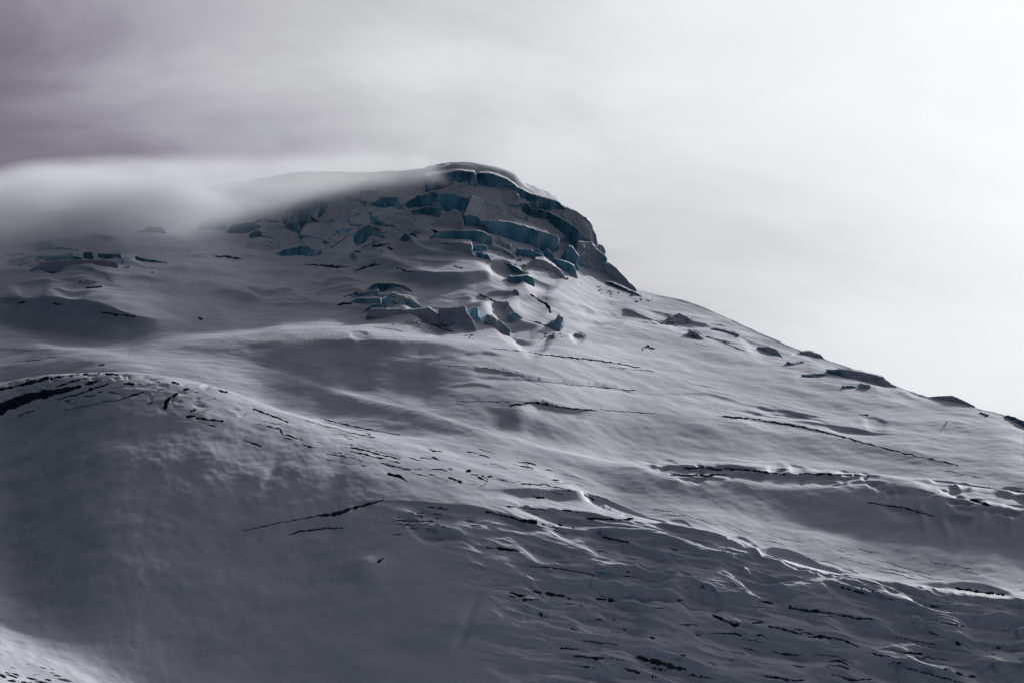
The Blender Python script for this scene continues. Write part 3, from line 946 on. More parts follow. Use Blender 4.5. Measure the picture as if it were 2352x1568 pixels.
def mesh_from(co, faces, mats, smooth_=True):
    me = bpy.data.meshes.new("m")
    me.from_pydata([tuple(c) for c in co], [], faces)
    for m in mats:
        me.materials.append(m)
    if smooth_:
        me.polygons.foreach_set('use_smooth', np.ones(len(me.polygons), bool))
    me.update()
    return me


def block(name, label, cat, pts, T=22, rise=24, lean=0.32, mat=None, proud=1.5, vox=None, amp=0.55, group=None, cap=True,
          yaw=0.0, flute=0.5, soft=3):
    """an ice block: traced front, own thickness T (m) running back into the slope, snow on its back"""
    pts = np.array(pts, float)
    uu, vv = pts[:, 0], pts[:, 1]
    us = np.linspace(uu.min() + 0.5, uu.max() - 0.5, 9)
    vb = []
    for u in us:
        hits = []
        for i in range(len(pts)):
            (x1, y1), (x2, y2) = pts[i], pts[(i + 1) % len(pts)]
            if (x1 - u) * (x2 - u) <= 0 and x1 != x2:
                hits.append(y1 + (y2 - y1) * (u - x1) / (x2 - x1))
        vb.append(max(hits) if hits else vv.max())
    vb = np.array(vb)
    rs = np.array([surf(u, v) for u, v in zip(us, vb)])
    med = np.median(rs)
    rs = np.clip(rs, med - 14, med + 14)
    A = np.polyfit(us, rs, 1)
    VB = np.interp(uu, us, vb)
    mpp = med / F
    r = np.polyval(A, uu) - proud + lean * np.maximum(VB - vv, 0) * mpp + yaw * (uu - uu.mean()) * mpp
    hmax = max(4.0, np.max(VB - vv))
    hf = np.clip((VB - vv) / hmax, 0, 1)
    front = np.array([point(u, v, rr) for u, v, rr in zip(uu, vv, r)])
    low = hf < 0.04
    front[low, 2] -= 2.0 + 0.5 * max(0, proud - 1.5)
    back = front.copy()
    back[:, 1] += T
    back[:, 0] += T * front[:, 0] / front[:, 1]
    back[:, 2] += T * math.tan(R(rise)) * np.sqrt(hf) - 3.0 * low
    n = len(pts)
    area = sum(front[i][0] * front[(i + 1) % n][2] - front[(i + 1) % n][0] * front[i][2] for i in range(n))
    co = np.concatenate([front, back])
    f1 = list(range(n)); f2 = list(range(2 * n - 1, n - 1, -1))
    sides = [(i, i + n, (i + 1) % n + n, (i + 1) % n) for i in range(n)]
    faces = [f1, f2] + sides
    if area < 0:
        faces = [list(reversed(f)) for f in faces]
    bm = bmesh.new()
    vs_ = [bm.verts.new(c) for c in co]
    for f in faces:
        try:
            bm.faces.new([vs_[i] for i in f])
        except ValueError:
            pass
    bmesh.ops.triangulate(bm, faces=bm.faces[:])
    bmesh.ops.recalc_face_normals(bm, faces=bm.faces[:])
    me = bpy.data.meshes.new("tmp"); bm.to_mesh(me); bm.free()
    ob = bpy.data.objects.new("tmp", me); COL.objects.link(ob)
    size = max(np.ptp(front[:, 0]), np.ptp(front[:, 2]))
    md = ob.modifiers.new("r", 'REMESH'); md.mode = 'VOXEL'
    md.voxel_size = vox or float(np.clip(size / 50, 0.42, 0.8))
    sm = ob.modifiers.new("s", 'SMOOTH'); sm.factor = 0.5; sm.iterations = soft
    ev = ob.evaluated_get(bpy.context.evaluated_depsgraph_get())
    m2 = bpy.data.meshes.new_from_object(ev)
    bpy.data.objects.remove(ob); bpy.data.meshes.remove(me)
    nv = len(m2.vertices)
    P = np.empty(nv * 3, np.float32); m2.vertices.foreach_get('co', P); P = P.reshape(-1, 3)
    Nn = np.empty(nv * 3, np.float32); m2.vertices.foreach_get('normal', Nn); Nn = Nn.reshape(-1, 3)
    q = P[:, 0] + 0.6 * P[:, 1]
    sd = sum(ord(c) * (i + 1) for i, c in enumerate(label)) % 50
    dsp = amp * (1.3 * fbm(q / 9 + sd, P[:, 2] / 7, 3, 61) + 0.5 * fbm(q / 2.6, P[:, 2] / 2.2 + P[:, 1] / 2.5 + sd, 2, 62))
    steep = np.clip(1 - np.abs(Nn[:, 2]) * 1.4, 0, 1)
    dsp += steep * flute * amp * 1.5 * fbm(q / 1.7 + sd, P[:, 2] / 11, 2, 63)
    dsp -= steep * 1.6 * np.clip(perlin(q / 7.5 + sd, P[:, 2] / 40 + sd, 67) - 0.42, 0, 1)
    dsp += steep * 0.5 * amp * fbm(P[:, 2] / 1.6 + q / 40, q / 30 + sd, 2, 68)
    P = P + Nn * dsp[:, None]
    nf = len(m2.polygons)
    lt = np.empty(nf, np.int32); m2.polygons.foreach_get('loop_total', lt)
    li = np.empty(len(m2.loops), np.int32); m2.loops.foreach_get('vertex_index', li)
    bpy.data.meshes.remove(m2)
    if not np.all(lt == 4):
        st = np.concatenate([[0], np.cumsum(lt)[:-1]])
        quads = [tuple(li[a:a + b]) for a, b in zip(st, lt)]
        body = link(name, mesh_from(P, quads, [mat or M_ICE]))
        tag(body, label, cat, group)
        return body
    Q = li.reshape(-1, 4)
    fn = np.cross(P[Q[:, 2]] - P[Q[:, 0]], P[Q[:, 3]] - P[Q[:, 1]])
    nz = fn[:, 2] / (np.linalg.norm(fn, axis=1) + 1e-9)
    fc = P[Q].mean(1)
    # leave out what is buried deep inside the mountain
    iscap = nz + 0.16 * perlin(fc[:, 0] / 3, fc[:, 1] / 3 + fc[:, 2] / 3, 66) > 0.62
    base = np.array([front[:, 0].mean(), front[:, 1].mean(), front[:, 2].min()])

    def pieces(sel):
        """connected pieces of the chosen faces"""
        lab = np.arange(len(P))
        q = Q[sel]
        while True:
            mn = lab[q].min(1)
            new = lab.copy()
            np.minimum.at(new, q.ravel(), np.repeat(mn, 4))
            new = new[new]
            if np.array_equal(new, lab):
                break
            lab = new
        return lab[q[:, 0]]
    comp = []
    if cap and iscap.any():
        idx = np.nonzero(iscap)[0]
        lb = pieces(iscap)
        for l_ in np.unique(lb):
            w_ = idx[lb == l_]
            if len(w_) >= 40:
                comp.append(w_)
        iscap = np.zeros(nf, bool)
        for w_ in comp:
            iscap[w_] = True

    def sub(sel):
        uq, inv = np.unique(Q[sel], return_inverse=True)
        me = bpy.data.meshes.new(name)
        c = (P[uq] - base).astype(np.float32)
        inv = inv.reshape(-1).astype(np.int32)
        me.vertices.add(len(uq)); me.vertices.foreach_set('co', c.ravel())
        me.loops.add(len(inv)); me.loops.foreach_set('vertex_index', inv)
        k = len(inv) // 4
        me.polygons.add(k); me.polygons.foreach_set('loop_start', np.arange(k, dtype=np.int32) * 4)
        me.polygons.foreach_set('use_smooth', np.ones(k, bool))
        me.update(calc_edges=True)
        return me
    split = cap and iscap.sum() > 12 and (~iscap).sum() > 12
    bme = sub(~iscap if split else np.ones(nf, bool))
    bme.materials.append(mat or M_ICE)
    if split:
        body = bpy.data.objects.new(name, None); COL.objects.link(body)
        body.empty_display_size = 3
        link("ice_body", bme, body)
    else:
        body = link(name, bme)
    body.location = base
    tag(body, label, cat, group)
    if split:
        for w_ in comp:
            cme = sub(w_); cme.materials.append(M_SNOW)
            link("snow_cap", cme, body)
    return body


def Z(ox, oy, k):
    return lambda pts: [(ox + x * k, oy + y * k) for x, y in pts]


Z2 = Z(574.2, 315.8, .2197); Z3 = Z(976.2, 344.5, .2197); Z4 = Z(689, 545.5, .2685); Z1 = Z(0, 287.1, .3418)
Y3 = Z(0, 551.3, .1953); Z5 = Z(1320.7, 602.9, .4385); Z8 = Z(1320.7, 1177.1, .1953); Z7 = Z(1894.9, 1263.3, .1944)
SER = 'serac'
GT, GM, GL, GR, GF = ('seracs of the summit icefall', 'seracs of the middle ice step', 'seracs on the left shelf',
                      'ice banks along the right ridge', 'ice blocks of the near icefall')


BLOCKS = [
 # ---- summit
 (Z3, [(0,275),(200,238),(300,222),(380,216),(520,235),(545,300),(545,355),(460,365),(400,340),(300,345),(250,375),(120,395),(0,410)],
  'long dark blue ice wall just under the summit snow, left of the vertical crack', dict(group=GT, T=40, rise=27, lean=.25, amp=.5)),
 (Z3, [(552,238),(640,242),(760,262),(850,300),(930,350),(1000,405),(1100,455),(1250,500),(1400,545),(1500,600),(1450,650),(1280,630),(1200,605),(1080,630),(1000,525),(960,470),(900,395),(840,370),(700,360),(552,356)],
  'curved blue ice wall under the summit edge, right of the vertical crack', dict(group=GT, T=32, rise=27, lean=.25, amp=.6)),
 (Z3, [(270,385),(300,330),(350,308),(400,310),(445,330),(455,362),(360,382)],
  'small rounded ice boulder leaning on the wall under the summit', dict(group=GT, T=14, rise=20, mat='F')),
 (Z3, [(450,372),(700,358),(840,372),(900,395),(985,480),(980,555),(800,545),(700,548),(480,485),(300,445),(200,425)],
  'smooth snow covered block with a ribbed right end below the summit wall', dict(group=GT, T=26, rise=25, lean=.8, mat='F')),
 (Z3, [(130,455),(300,455),(470,490),(430,560),(400,655),(300,640),(180,620),(130,540)],
  'pale blue upright ice wall with a bright snow rim, left of the pyramid block', dict(mat='P', group=GT, T=26, rise=22)),
 (Z3, [(400,655),(480,478),(620,530),(870,598),(935,630),(918,672),(940,760),(860,790),(720,790),(600,770),(480,690)],
  'pyramid shaped ice block with a steep snowy right flank', dict(group=GT, T=22, rise=25, lean=.75, mat='F', yaw=.35)),
 (Z3, [(590,700),(760,740),(940,765),(1020,790),(1150,830),(1280,865),(1402,900),(1392,960),(1330,1042),(1200,1032),(1000,1022),(900,975),(760,935),(700,850),(640,790)],
  'longest blue ice cliff of the icefall, with icicles under its snow rim', dict(mat='P', group=GT, T=44, rise=24, lean=.2, flute=1.0)),
 (Z3, [(925,680),(960,645),(1040,670),(1085,700),(1060,742),(1000,718)],
  'small lone ice block lying on the snow terrace above the longest cliff', dict(group=GT, T=9, rise=20, mat='F')),
 (Z3, [(1000,600),(1060,560),(1130,620),(1230,622),(1285,655),(1290,710),(1180,690),(1060,650)],
  'low rounded ice lumps in the dark hollow under the curved wall', dict(group=GT, T=14, rise=20)),
 (Z3, [(1280,640),(1400,700),(1500,760),(1600,830),(1690,900),(1600,940),(1500,952),(1430,872),(1350,792),(1290,712)],
  'dark icicle hung wall under the right shoulder', dict(group=GT, T=20, rise=25, flute=1.6, lean=.15)),
 (Z3, [(1480,596),(1600,650),(1700,720),(1750,780),(1762,830),(1790,880),(1812,972),(1740,982),(1690,905),(1600,832),(1480,722),(1430,655)],
  'rounded snowy buttress forming the right shoulder against the sky', dict(group=GT, T=24, rise=22, lean=.5, mat='F')),
 (Z3, [(1790,975),(1860,1000),(1887,1060),(1872,1088),(1800,1045)],
  'ice knob sticking out from the right shoulder against the sky', dict(group=GT, T=12, rise=20, mat='F')),
 (Z3, [(1590,950),(1740,960),(1800,1050),(1890,1100),(1905,1150),(1860,1190),(1880,1260),(1890,1322),(1700,1275),(1620,1235),(1590,1100)],
  'rough rime covered face with dark hollows below the right shoulder', dict(group=GT, T=24, rise=22, lean=.4, amp=1.0, mat='F', flute=1.5)),
 (Z3, [(1880,1150),(1960,1200),(2030,1262),(2150,1392),(2210,1442),(2218,1482),(2100,1445),(1950,1345),(1880,1315),(1855,1205)],
  'fluted snow fan running down the skyline below the right shoulder', dict(group=GT, T=18, rise=22, lean=.6, mat='F', flute=1.6)),
 (Z3, [(1390,1120),(1460,1060),(1500,1000),(1540,1010),(1570,1060),(1612,1110),(1590,1180),(1620,1262),(1560,1232),(1480,1182)],
  'shark fin shaped blue serac right of the longest cliff', dict(mat='P', group=GT, T=14, rise=18, lean=.25)),
 (Z3, [(1240,1110),(1330,1130),(1420,1150),(1500,1180),(1560,1210),(1600,1310),(1500,1305),(1400,1245),(1300,1195)],
  'blue ribbed ice wall directly below the shark fin serac', dict(mat='P', group=GT, T=14, rise=20, flute=1.2)),
 (Z3, [(1060,1180),(1150,1140),(1240,1150),(1330,1200),(1420,1260),(1500,1340),(1400,1328),(1300,1292),(1180,1235)],
  'low dark ice bank at the foot of the summit icefall, right side', dict(group=GT, T=14, rise=24, mat='F')),
 (Z3, [(960,1030),(1110,1040),(1130,1060),(1250,1112),(1240,1150),(1100,1142),(980,1112)],
  'broad blue ice chunk under the longest cliff', dict(mat='P', group=GT, T=14, rise=18)),
 (Z3, [(740,965),(780,903),(810,940),(850,970),(870,1022),(820,1012),(760,995)],
  'pointed pale ice tooth at the left foot of the longest cliff', dict(group=GT, T=9, rise=15, mat='F')),
 (Z3, [(880,980),(930,985),(1000,1020),(960,1052),(880,1035)],
  'small broken ice lump right of the pointed tooth', dict(group=GT, T=8, rise=15, mat='F')),
 (Z3, [(1110,1050),(1180,1028),(1230,1085),(1258,1130),(1190,1152),(1120,1122)],
  'cube like blue ice chunk with a lit right edge below the longest cliff', dict(mat='P', group=GT, T=10, rise=15)),
 (Z3, [(1230,1060),(1275,1028),(1330,1080),(1390,1142),(1300,1152),(1240,1112)],
  'leaning blue ice slab between the cube like chunk and the shark fin', dict(mat='P', group=GT, T=10, rise=15)),
 (Z3, [(40,882),(140,845),(380,840),(540,838),(620,860),(715,905),(700,960),(690,1002),(560,988),(400,962),(240,932),(160,902)],
  'wide blue ice wall with a bright right end, left of the longest cliff', dict(mat='P', group=GT, T=26, rise=22, lean=.2)),
 (Z3, [(60,745),(160,690),(300,618),(335,640),(390,690),(402,760),(420,832),(330,838),(200,792),(90,772)],
  'fluted ice knob with lit ribs above the wide blue wall', dict(group=GT, T=18, rise=18, mat='F', flute=1.8)),
 (Z3, [(405,670),(540,690),(587,740),(560,802),(440,832),(422,762)],
  'flat fronted blue block right of the fluted knob', dict(mat='P', group=GT, T=16, rise=20)),
 (Z3, [(180,1020),(240,968),(380,965),(490,985),(500,1060),(525,1112),(430,1092),(330,1062)],
  'grey snow slab with a curled lit right corner', dict(group=GT, T=20, rise=24, mat='F')),
 (Z3, [(500,990),(640,1000),(662,1030),(570,1062),(520,1062)],
  'short blue step right of the curled slab', dict(mat='P', group=GT, T=14, rise=20)),
 (Z3, [(530,1065),(660,1095),(702,1130),(590,1148),(545,1112)],
  'low blue ledge below the short blue step', dict(mat='P', group=GT, T=14, rise=20)),
 (Z3, [(660,1012),(700,983),(740,1000),(860,1050),(942,1112),(910,1138),(860,1092),(780,1062)],
  'heap of broken ice rubble spilling from the tooth', dict(group=GT, T=8, rise=16, amp=1.1, mat='F')),
 (Z3, [(870,1310),(920,1325),(1080,1315),(1140,1340),(1150,1385),(1000,1405),(920,1392)],
  'blue ice wall with a dark left gap on the snow below the icefall', dict(mat='P', group=GT, T=16, rise=22)),
 (Z3, [(815,1172),(900,1190),(1000,1250),(1130,1312),(1040,1295),(930,1245)],
  'thin dark ice lip across the bright snow ramp', dict(group=GT, T=12, rise=24)),
 (Z3, [(920,1475),(940,1443),(985,1478),(1002,1522),(950,1515)],
  'small frosted ice knob casting a shadow to its left', dict(group=GT, T=7, rise=10, mat='F')),
 (Z3, [(1890,1370),(1960,1385),(2080,1440),(2230,1500),(2330,1535),(2200,1515),(2050,1470),(1940,1410)],
  'thin blue ice ledge along the ridge under the fluted fan', dict(group=GT, T=10, rise=24)),
 # ---- left half of the summit icefall
 (Z2, [(330,842),(380,760),(440,700),(590,655),(710,652),(715,700),(700,760),(650,765),(640,832),(480,847)],
  'tall dark serac with a bright knife edge at its right end', dict(group=GT, T=22, rise=16, lean=.15)),
 (Z2, [(712,795),(740,663),(805,673),(800,712),(765,792),(740,805)],
  'narrow leaning ice pillar beside the dark cleft', dict(group=GT, T=14, rise=14, lean=.15)),
 (Z2, [(760,832),(800,760),(825,690),(950,715),(1000,750),(1032,822),(1000,862),(800,852)],
  'grey ribbed block right of the leaning pillar', dict(group=GT, T=22, rise=18, mat='F', lean=.4)),
 (Z2, [(1040,770),(1060,700),(1125,666),(1180,700),(1262,777),(1160,772)],
  'triangular snow peak with a lit right ridge', dict(group=GT, T=18, rise=18, mat='F', lean=.6)),
 (Z2, [(1030,832),(1060,775),(1150,770),(1250,800),(1330,860),(1372,917),(1200,892),(1060,882)],
  'wedge of grey ice below the triangular peak', dict(group=GT, T=18, rise=22, mat='F', lean=.5)),
 (Z2, [(1250,787),(1400,790),(1500,810),(1650,850),(1740,900),(1787,962),(1720,972),(1560,932),(1400,872),(1310,842)],
  'long whale backed snow ridge with a ribbed dark flank', dict(group=GT, T=20, rise=24, mat='F', lean=.5, flute=1.2)),
 (Z2, [(355,905),(400,880),(520,875),(530,940),(500,972),(400,962)],
  'square dark blue recess wall below the tall dark serac', dict(group=GT, T=14, rise=18)),
 (Z2, [(530,872),(560,848),(640,852),(642,897),(560,922),(532,932)],
  'small dark ice shoulder beside the square recess', dict(group=GT, T=12, rise=18)),
 (Z2, [(510,985),(560,930),(680,906),(800,918),(880,950),(960,1000),(1090,1080),(1110,1132),(980,1122),(800,1065),(600,1005)],
  'big smooth snow dome in the left half of the icefall', dict(group=GT, T=24, rise=24, lean=.8, mat='F', flute=.2)),
 (Z2, [(160,1005),(180,958),(300,968),(430,975),(500,1000),(527,1042),(440,1082),(400,1132),(300,1082)],
  'flat topped grey block left of the smooth dome', dict(group=GT, T=20, rise=22, lean=.5, mat='F')),
 (Z2, [(-60,1150),(-20,1090),(120,1095),(300,1073),(307,1112),(280,1168),(180,1168)],
  'low ice bank with frilled front and a bright right tip', dict(group=GT, T=14, rise=22, mat='F', flute=1.5)),
 (Z2, [(270,1185),(400,1150),(550,1123),(700,1170),(862,1212),(800,1224),(500,1238),(350,1218)],
  'lowest lens shaped ice bank with a dark frilled front', dict(group=GT, T=14, rise=22, amp=.8, flute=1.6)),
 (Z2, [(470,1122),(560,1050),(620,1038),(760,1080),(832,1162),(790,1178),(560,1124)],
  'rounded frilled bank just above the lens shaped one', dict(group=GT, T=14, rise=22, mat='F', flute=1.4)),
 (Z2, [(885,940),(1000,930),(1132,928),(1132,972),(1080,992),(1050,1002),(940,987)],
  'small snow table with a lit broken right edge', dict(group=GT, T=14, rise=22, mat='F')),
 (Z2, [(1080,1002),(1160,960),(1200,930),(1250,913),(1310,965),(1420,1002),(1300,1032),(1250,1082),(1130,1092)],
  'blue fronted block with a snow peak above the black cleft', dict(group=GT, T=16, rise=20)),
 (Z2, [(1140,1160),(1210,1090),(1240,1038),(1275,1053),(1282,1110),(1282,1168),(1220,1168)],
  'frosted ice spire next to the black cleft', dict(group=GT, T=9, rise=8, mat='F', lean=.15)),
 (Z2, [(1300,652),(1370,625),(1530,620),(1562,670),(1622,722),(1540,752),(1430,732)],
  'dark blue block half veiled by drifting mist', dict(group=GT, T=18, rise=18)),
 (Z2, [(1590,672),(1750,610),(1950,558),(1957,600),(1990,700),(2002,762),(1700,742),(1640,702)],
  'big dark blue block with a snow overhang at its right corner', dict(group=GT, T=24, rise=18)),
 (Z2, [(1520,762),(1620,713),(1680,770),(1742,832),(1640,812)],
  'small pyramid of grey ice in front of the misty blocks', dict(group=GT, T=12, rise=16, mat='F')),
 (Z2, [(1650,742),(1850,725),(2000,740),(2012,802),(1760,817)],
  'low shadowed ice step under the overhung block', dict(group=GT, T=14, rise=20)),
 (Z2, [(1300,952),(1560,938),(1602,965),(1590,987),(1400,972)],
  'flat ice plate with a lit top edge above the snow ramp', dict(group=GT, T=12, rise=18, mat='F')),
 (Z2, [(1610,985),(1720,990),(1782,1025),(1700,1032)],
  'tiny dark ice wedge on the bright snow strip', dict(group=GT, T=8, rise=16)),
 (Z2, [(1560,1032),(1620,988),(1680,1040),(1727,1087),(1640,1062)],
  'slanted dark ice fin pointing down to the right', dict(group=GT, T=9, rise=16)),
 (Z2, [(-10,1010),(60,973),(150,1000),(110,1042),(0,1042)],
  'rough dark ice lump at the left rim of the icefall', dict(group=GT, T=12, rise=18, amp=.9)),
 (Z2, [(180,942),(250,898),(350,888),(382,940),(330,962),(190,957)],
  'small grey block above the flat topped one', dict(group=GT, T=12, rise=18, mat='F')),
 (Z1, [(1315,692),(1350,650),(1430,620),(1500,630),(1545,692)],
  'rounded dark serac fading into the mist, leftmost of the icefall', dict(group=GT, T=16, rise=18)),
 (Z1, [(1505,714),(1560,670),(1700,650),(1765,660),(1740,692),(1600,722)],
  'low blue bank below the misty seracs', dict(group=GT, T=14, rise=20)),
 (Z1, [(920,704),(1000,680),(1100,688),(1120,712),(1060,722)],
  'faint ice bank alone on the misty left slope', dict(group=GT, T=14, rise=20)),
 # ---- middle step
 (Z4, [(365,520),(490,480),(630,449),(672,446),(678,492),(560,497),(500,502),(400,522)],
  'thin upper ledge with a bright right tip at the left of the step', dict(mat='P', group=GM, T=14, rise=22)),
 (Z4, [(368,550),(500,515),(540,520),(690,515),(702,562),(560,557),(450,552)],
  'second ice ledge with vertical blue cracks', dict(mat='P', group=GM, T=12, rise=22)),
 (Z4, [(470,642),(620,575),(715,568),(720,607),(640,607),(590,642)],
  'pale wedge of ice at the lower left of the step', dict(mat='P', group=GM, T=10, rise=20)),
 (Z4, [(560,645),(600,605),(700,602),(900,612),(1000,612),(1110,595),(1180,650),(1232,722),(1000,712),(800,692),(640,662)],
  'long dark shaded front wall of the middle step', dict(group=GM, T=20, rise=18, lean=.6, mat='F')),
 (Z4, [(1190,692),(1190,605),(1300,600),(1415,588),(1425,640),(1480,700),(1522,792),(1340,748),(1250,728)],
  'ribbed grey wall with a sharp corner, right of the narrow slot', dict(group=GM, T=20, rise=18, lean=.6, mat='F', flute=1.4)),
 (Z4, [(1440,642),(1470,602),(1520,598),(1527,660),(1612,782),(1520,722)],
  'narrow ice prow standing off the ribbed wall', dict(mat='P', group=GM, T=12, rise=16, lean=.6)),
 (Z4, [(1560,702),(1600,658),(1650,668),(1720,720),(1797,782),(1797,817),(1740,832),(1680,792),(1620,762)],
  'fluted lit ice apron at the right end of the step', dict(group=GM, T=12, rise=18, mat='F', amp=.9, flute=1.8)),
 (Z4, [(1770,602),(1850,640),(1920,700),(2050,720),(2090,760),(2170,720),(2222,658),(2254,682),(2237,762),(2190,797),(2130,777),(2050,787),(1960,752),(1880,702)],
  'overhanging ice lip ending in bright icicles at the lowest lobe', dict(mat='P', group=GM, T=18, rise=24, flute=1.8)),
 (Z4, [(700,517),(790,468),(900,500),(1100,588),(980,607),(720,602)],
  'sloping teal ice terrace between ledges and shaded wall', dict(mat='P', group=GM, T=12, rise=22, lean=.9)),
 (Z4, [(1733,562),(1760,536),(1792,562),(1772,588)],
  'tiny ice knob at the head of the lowest lobe', dict(group=GM, T=6, rise=10, mat='F')),
 (Z4, [(530,442),(640,392),(800,387),(900,405),(968,432),(880,462),(700,464)],
  'dark lens shaped ice mound above the middle step', dict(group=GM, T=14, rise=24, amp=.8)),
 # ---- left shelf
 (Y3, [(418,238),(430,185),(700,180),(840,146),(862,217),(840,238),(600,253)],
  'blue serac with a raised lit right corner on the left shelf', dict(mat='P', group=GL, T=14, rise=14, lean=.1)),
 (Y3, [(990,233),(985,143),(1085,138),(1102,207),(1090,233)],
  'square upright ice block alone on the left shelf', dict(group=GL, T=9, rise=8, lean=.05)),
 (Y3, [(1143,200),(1150,156),(1300,163),(1420,163),(1450,218),(1300,208)],
  'low wide serac right of the square block', dict(group=GL, T=12, rise=14)),
 (Y3, [(1440,228),(1460,183),(1570,176),(1612,233)],
  'lit broken end piece of the low wide serac', dict(group=GL, T=9, rise=12, mat='F')),
 (Y3, [(350,312),(500,262),(750,240),(900,230),(1250,233),(1350,250),(1397,285),(1377,333),(1060,353),(400,348)],
  'long dark snow bank with a bright right end in front of the left seracs', dict(group=GL, T=14, rise=20, mat='F', lean=.5)),
 (Y3, [(-60,250),(200,208),(400,176),(427,237),(280,248)],
  'snow wedge with a lit crumbling face at the left frame edge', dict(group=GL, T=14, rise=18, mat='F')),
 (Y3, [(1585,183),(1700,215),(1850,240),(1992,240),(1880,268),(1620,243)],
  'tapering dark ice wall at the right end of the left shelf', dict(group=GL, T=12, rise=20)),
 (Y3, [(-60,282),(300,250),(520,233),(542,272),(400,288)],
  'narrow dark bank with two white tips below the snow wedge', dict(group=GL, T=9, rise=18, mat='F')),
 (Y3, [(858,240),(862,190),(960,198),(982,238)],
  'small blue lump between the lit serac and the square block', dict(group=GL, T=9, rise=14)),
 (Y3, [(872,498),(950,463),(992,494)], 'lone pale ice chip on the bright left slope', dict(group=GL, T=7, rise=14, mat='F')),
 (Y3, [(1078,492),(1090,473),(1202,507),(1140,510)], 'flat sliver of ice right of the lone chip', dict(group=GL, T=7, rise=18, mat='F')),
 (Y3, [(1738,384),(1790,358),(1862,380),(1800,398)], 'small rubble heap of ice on the left slope', dict(group=GL, T=8, rise=12, mat='F', amp=.9)),
 (Y3, [(1458,334),(1470,303),(1527,303),(1530,334)], 'tiny white ice stub beside the long dark bank', dict(group=GL, T=6, rise=12, mat='F')),
 # ---- right ridge
 (Z5, [(466,318),(490,280),(550,266),(600,285),(640,310),(600,328),(520,331)],
  'dark blue ice bank with a ragged rim high on the right slope', dict(mat='P', group=GR, T=14, rise=24)),
 (Z5, [(572,384),(600,348),(650,375),(692,402),(640,413)], 'arched ice lip below the ragged rim bank', dict(group=GR, T=12, rise=22)),
 (Z5, [(690,338),(740,342),(800,352),(862,375),(850,388),(760,368)], 'frilled snow edge between the two upper right banks', dict(group=GR, T=9, rise=24, mat='F', flute=1.5)),
 (Z5, [(950,425),(1020,438),(1060,453),(1104,497),(1070,503),(1000,472)], 'tongue of dark blue ice pointing down the right slope', dict(mat='P', group=GR, T=12, rise=24)),
 (Z5, [(1108,548),(1112,518),(1200,513),(1207,527),(1140,533)], 'hook shaped ice edge around a black hole', dict(mat='P', group=GR, T=8, rise=20)),
 (Z5, [(1180,602),(1190,586),(1250,578),(1322,582),(1322,594),(1220,602)], 'thin icicle fringed ledge on the right slope', dict(mat='P', group=GR, T=8, rise=20, flute=1.5)),
 (Z5, [(1393,663),(1400,641),(1470,643),(1482,657),(1440,664)], 'left one of the two icicle curtains low on the right slope', dict(mat='P', group=GR, T=8, rise=20, flute=1.6)),
 (Z5, [(1488,663),(1493,630),(1545,638),(1557,664)], 'right one of the two icicle curtains low on the right slope', dict(mat='P', group=GR, T=8, rise=20, flute=1.6)),
 (Z5, [(1310,540),(1400,554),(1500,568),(1620,598),(1717,655),(1690,668),(1600,643),(1500,628),(1440,593)],
  'long shaded blue bank just under the right skyline', dict(mat='P', group=GR, T=16, rise=26)),
 (Z5, [(-2,398),(0,370),(40,373),(62,390),(30,400)], 'rounded ice lump below the lowest lobe', dict(group=GR, T=9, rise=18, mat='F')),
 (Z5, [(300,468),(360,445),(372,464)], 'small icicle edge beside the black hole on the mid slope', dict(group=GR, T=7, rise=18)),
 (Z5, [(1180,448),(1230,462),(1290,482),(1344,514),(1290,508),(1220,490)], 'crusted rime patch on the right skyline', dict(group=GR, T=10, rise=24, mat='F', amp=.9, flute=1.2)),
 # ---- near icefall
 (Z8, [(210,645),(250,590),(370,620),(500,595),(600,613),(602,722),(500,692),(380,655),(280,655)],
  'ice wall left of the black vertical gap in the near icefall', dict(group=GF, T=10, rise=26, mat='F')),
 (Z8, [(625,732),(630,618),(720,608),(820,660),(880,690),(1050,690),(1212,720),(1190,762),(1000,763),(850,753),(740,742)],
  'long ice wall right of the black vertical gap in the near icefall', dict(group=GF, T=10, rise=26, mat='F')),
 (Z8, [(190,885),(200,758),(240,758),(330,800),(450,790),(540,820),(600,860),(820,840),(837,882),(700,922),(500,952),(350,942),(230,903)],
  'broad dark bank with a snow peak at its left, second row of the near icefall', dict(group=GF, T=10, rise=26, mat='F')),
 (Z8, [(695,995),(800,948),(832,1000),(820,1024)], 'small triangular ice fin below the broad dark bank', dict(group=GF, T=6, rise=20, mat='F')),
 (Z8, [(860,952),(1000,930),(1060,918),(1150,980),(1232,1040),(1220,1063),(1050,1043),(930,1023)],
  'rounded ice bank with a grooved front in the near icefall', dict(group=GF, T=9, rise=26, mat='F')),
 (Z8, [(1268,935),(1350,870),(1410,838),(1422,900),(1540,910),(1660,930),(1712,990),(1690,1033),(1600,1003),(1450,1003),(1330,983)],
  'bank with a pointed snow horn and a curled right end', dict(group=GF, T=9, rise=26, mat='F')),
 (Z8, [(1895,694),(1990,643),(2050,680),(2064,713),(1960,704)], 'snow cone standing alone right of the near icefall', dict(group=GF, T=6, rise=15, mat='F')),
 (Z8, [(35,1104),(85,1028),(124,1094)], 'small sharp snow horn in the near icefall', dict(group=GF, T=5, rise=10, mat='F')),
 (Z8, [(400,1054),(500,1033),(700,1043),(860,1090),(882,1122),(700,1143),(520,1124)], 'smooth shaded swell below the broad dark bank', dict(group=GF, T=9, rise=26, mat='F', lean=.7)),
 (Z7, [(1000,823),(1020,768),(1130,800),(1192,862),(1100,873)], 'shaded ice hump below the dark band in the lower right', dict(group=GF, T=6, rise=22, mat='F')),
 (Z7, [(2135,1145),(2220,1098),(2360,1078),(2360,1153),(2200,1178)], 'undercut snow block at the right frame edge', dict(group=GF, T=8, rise=22, mat='F')),
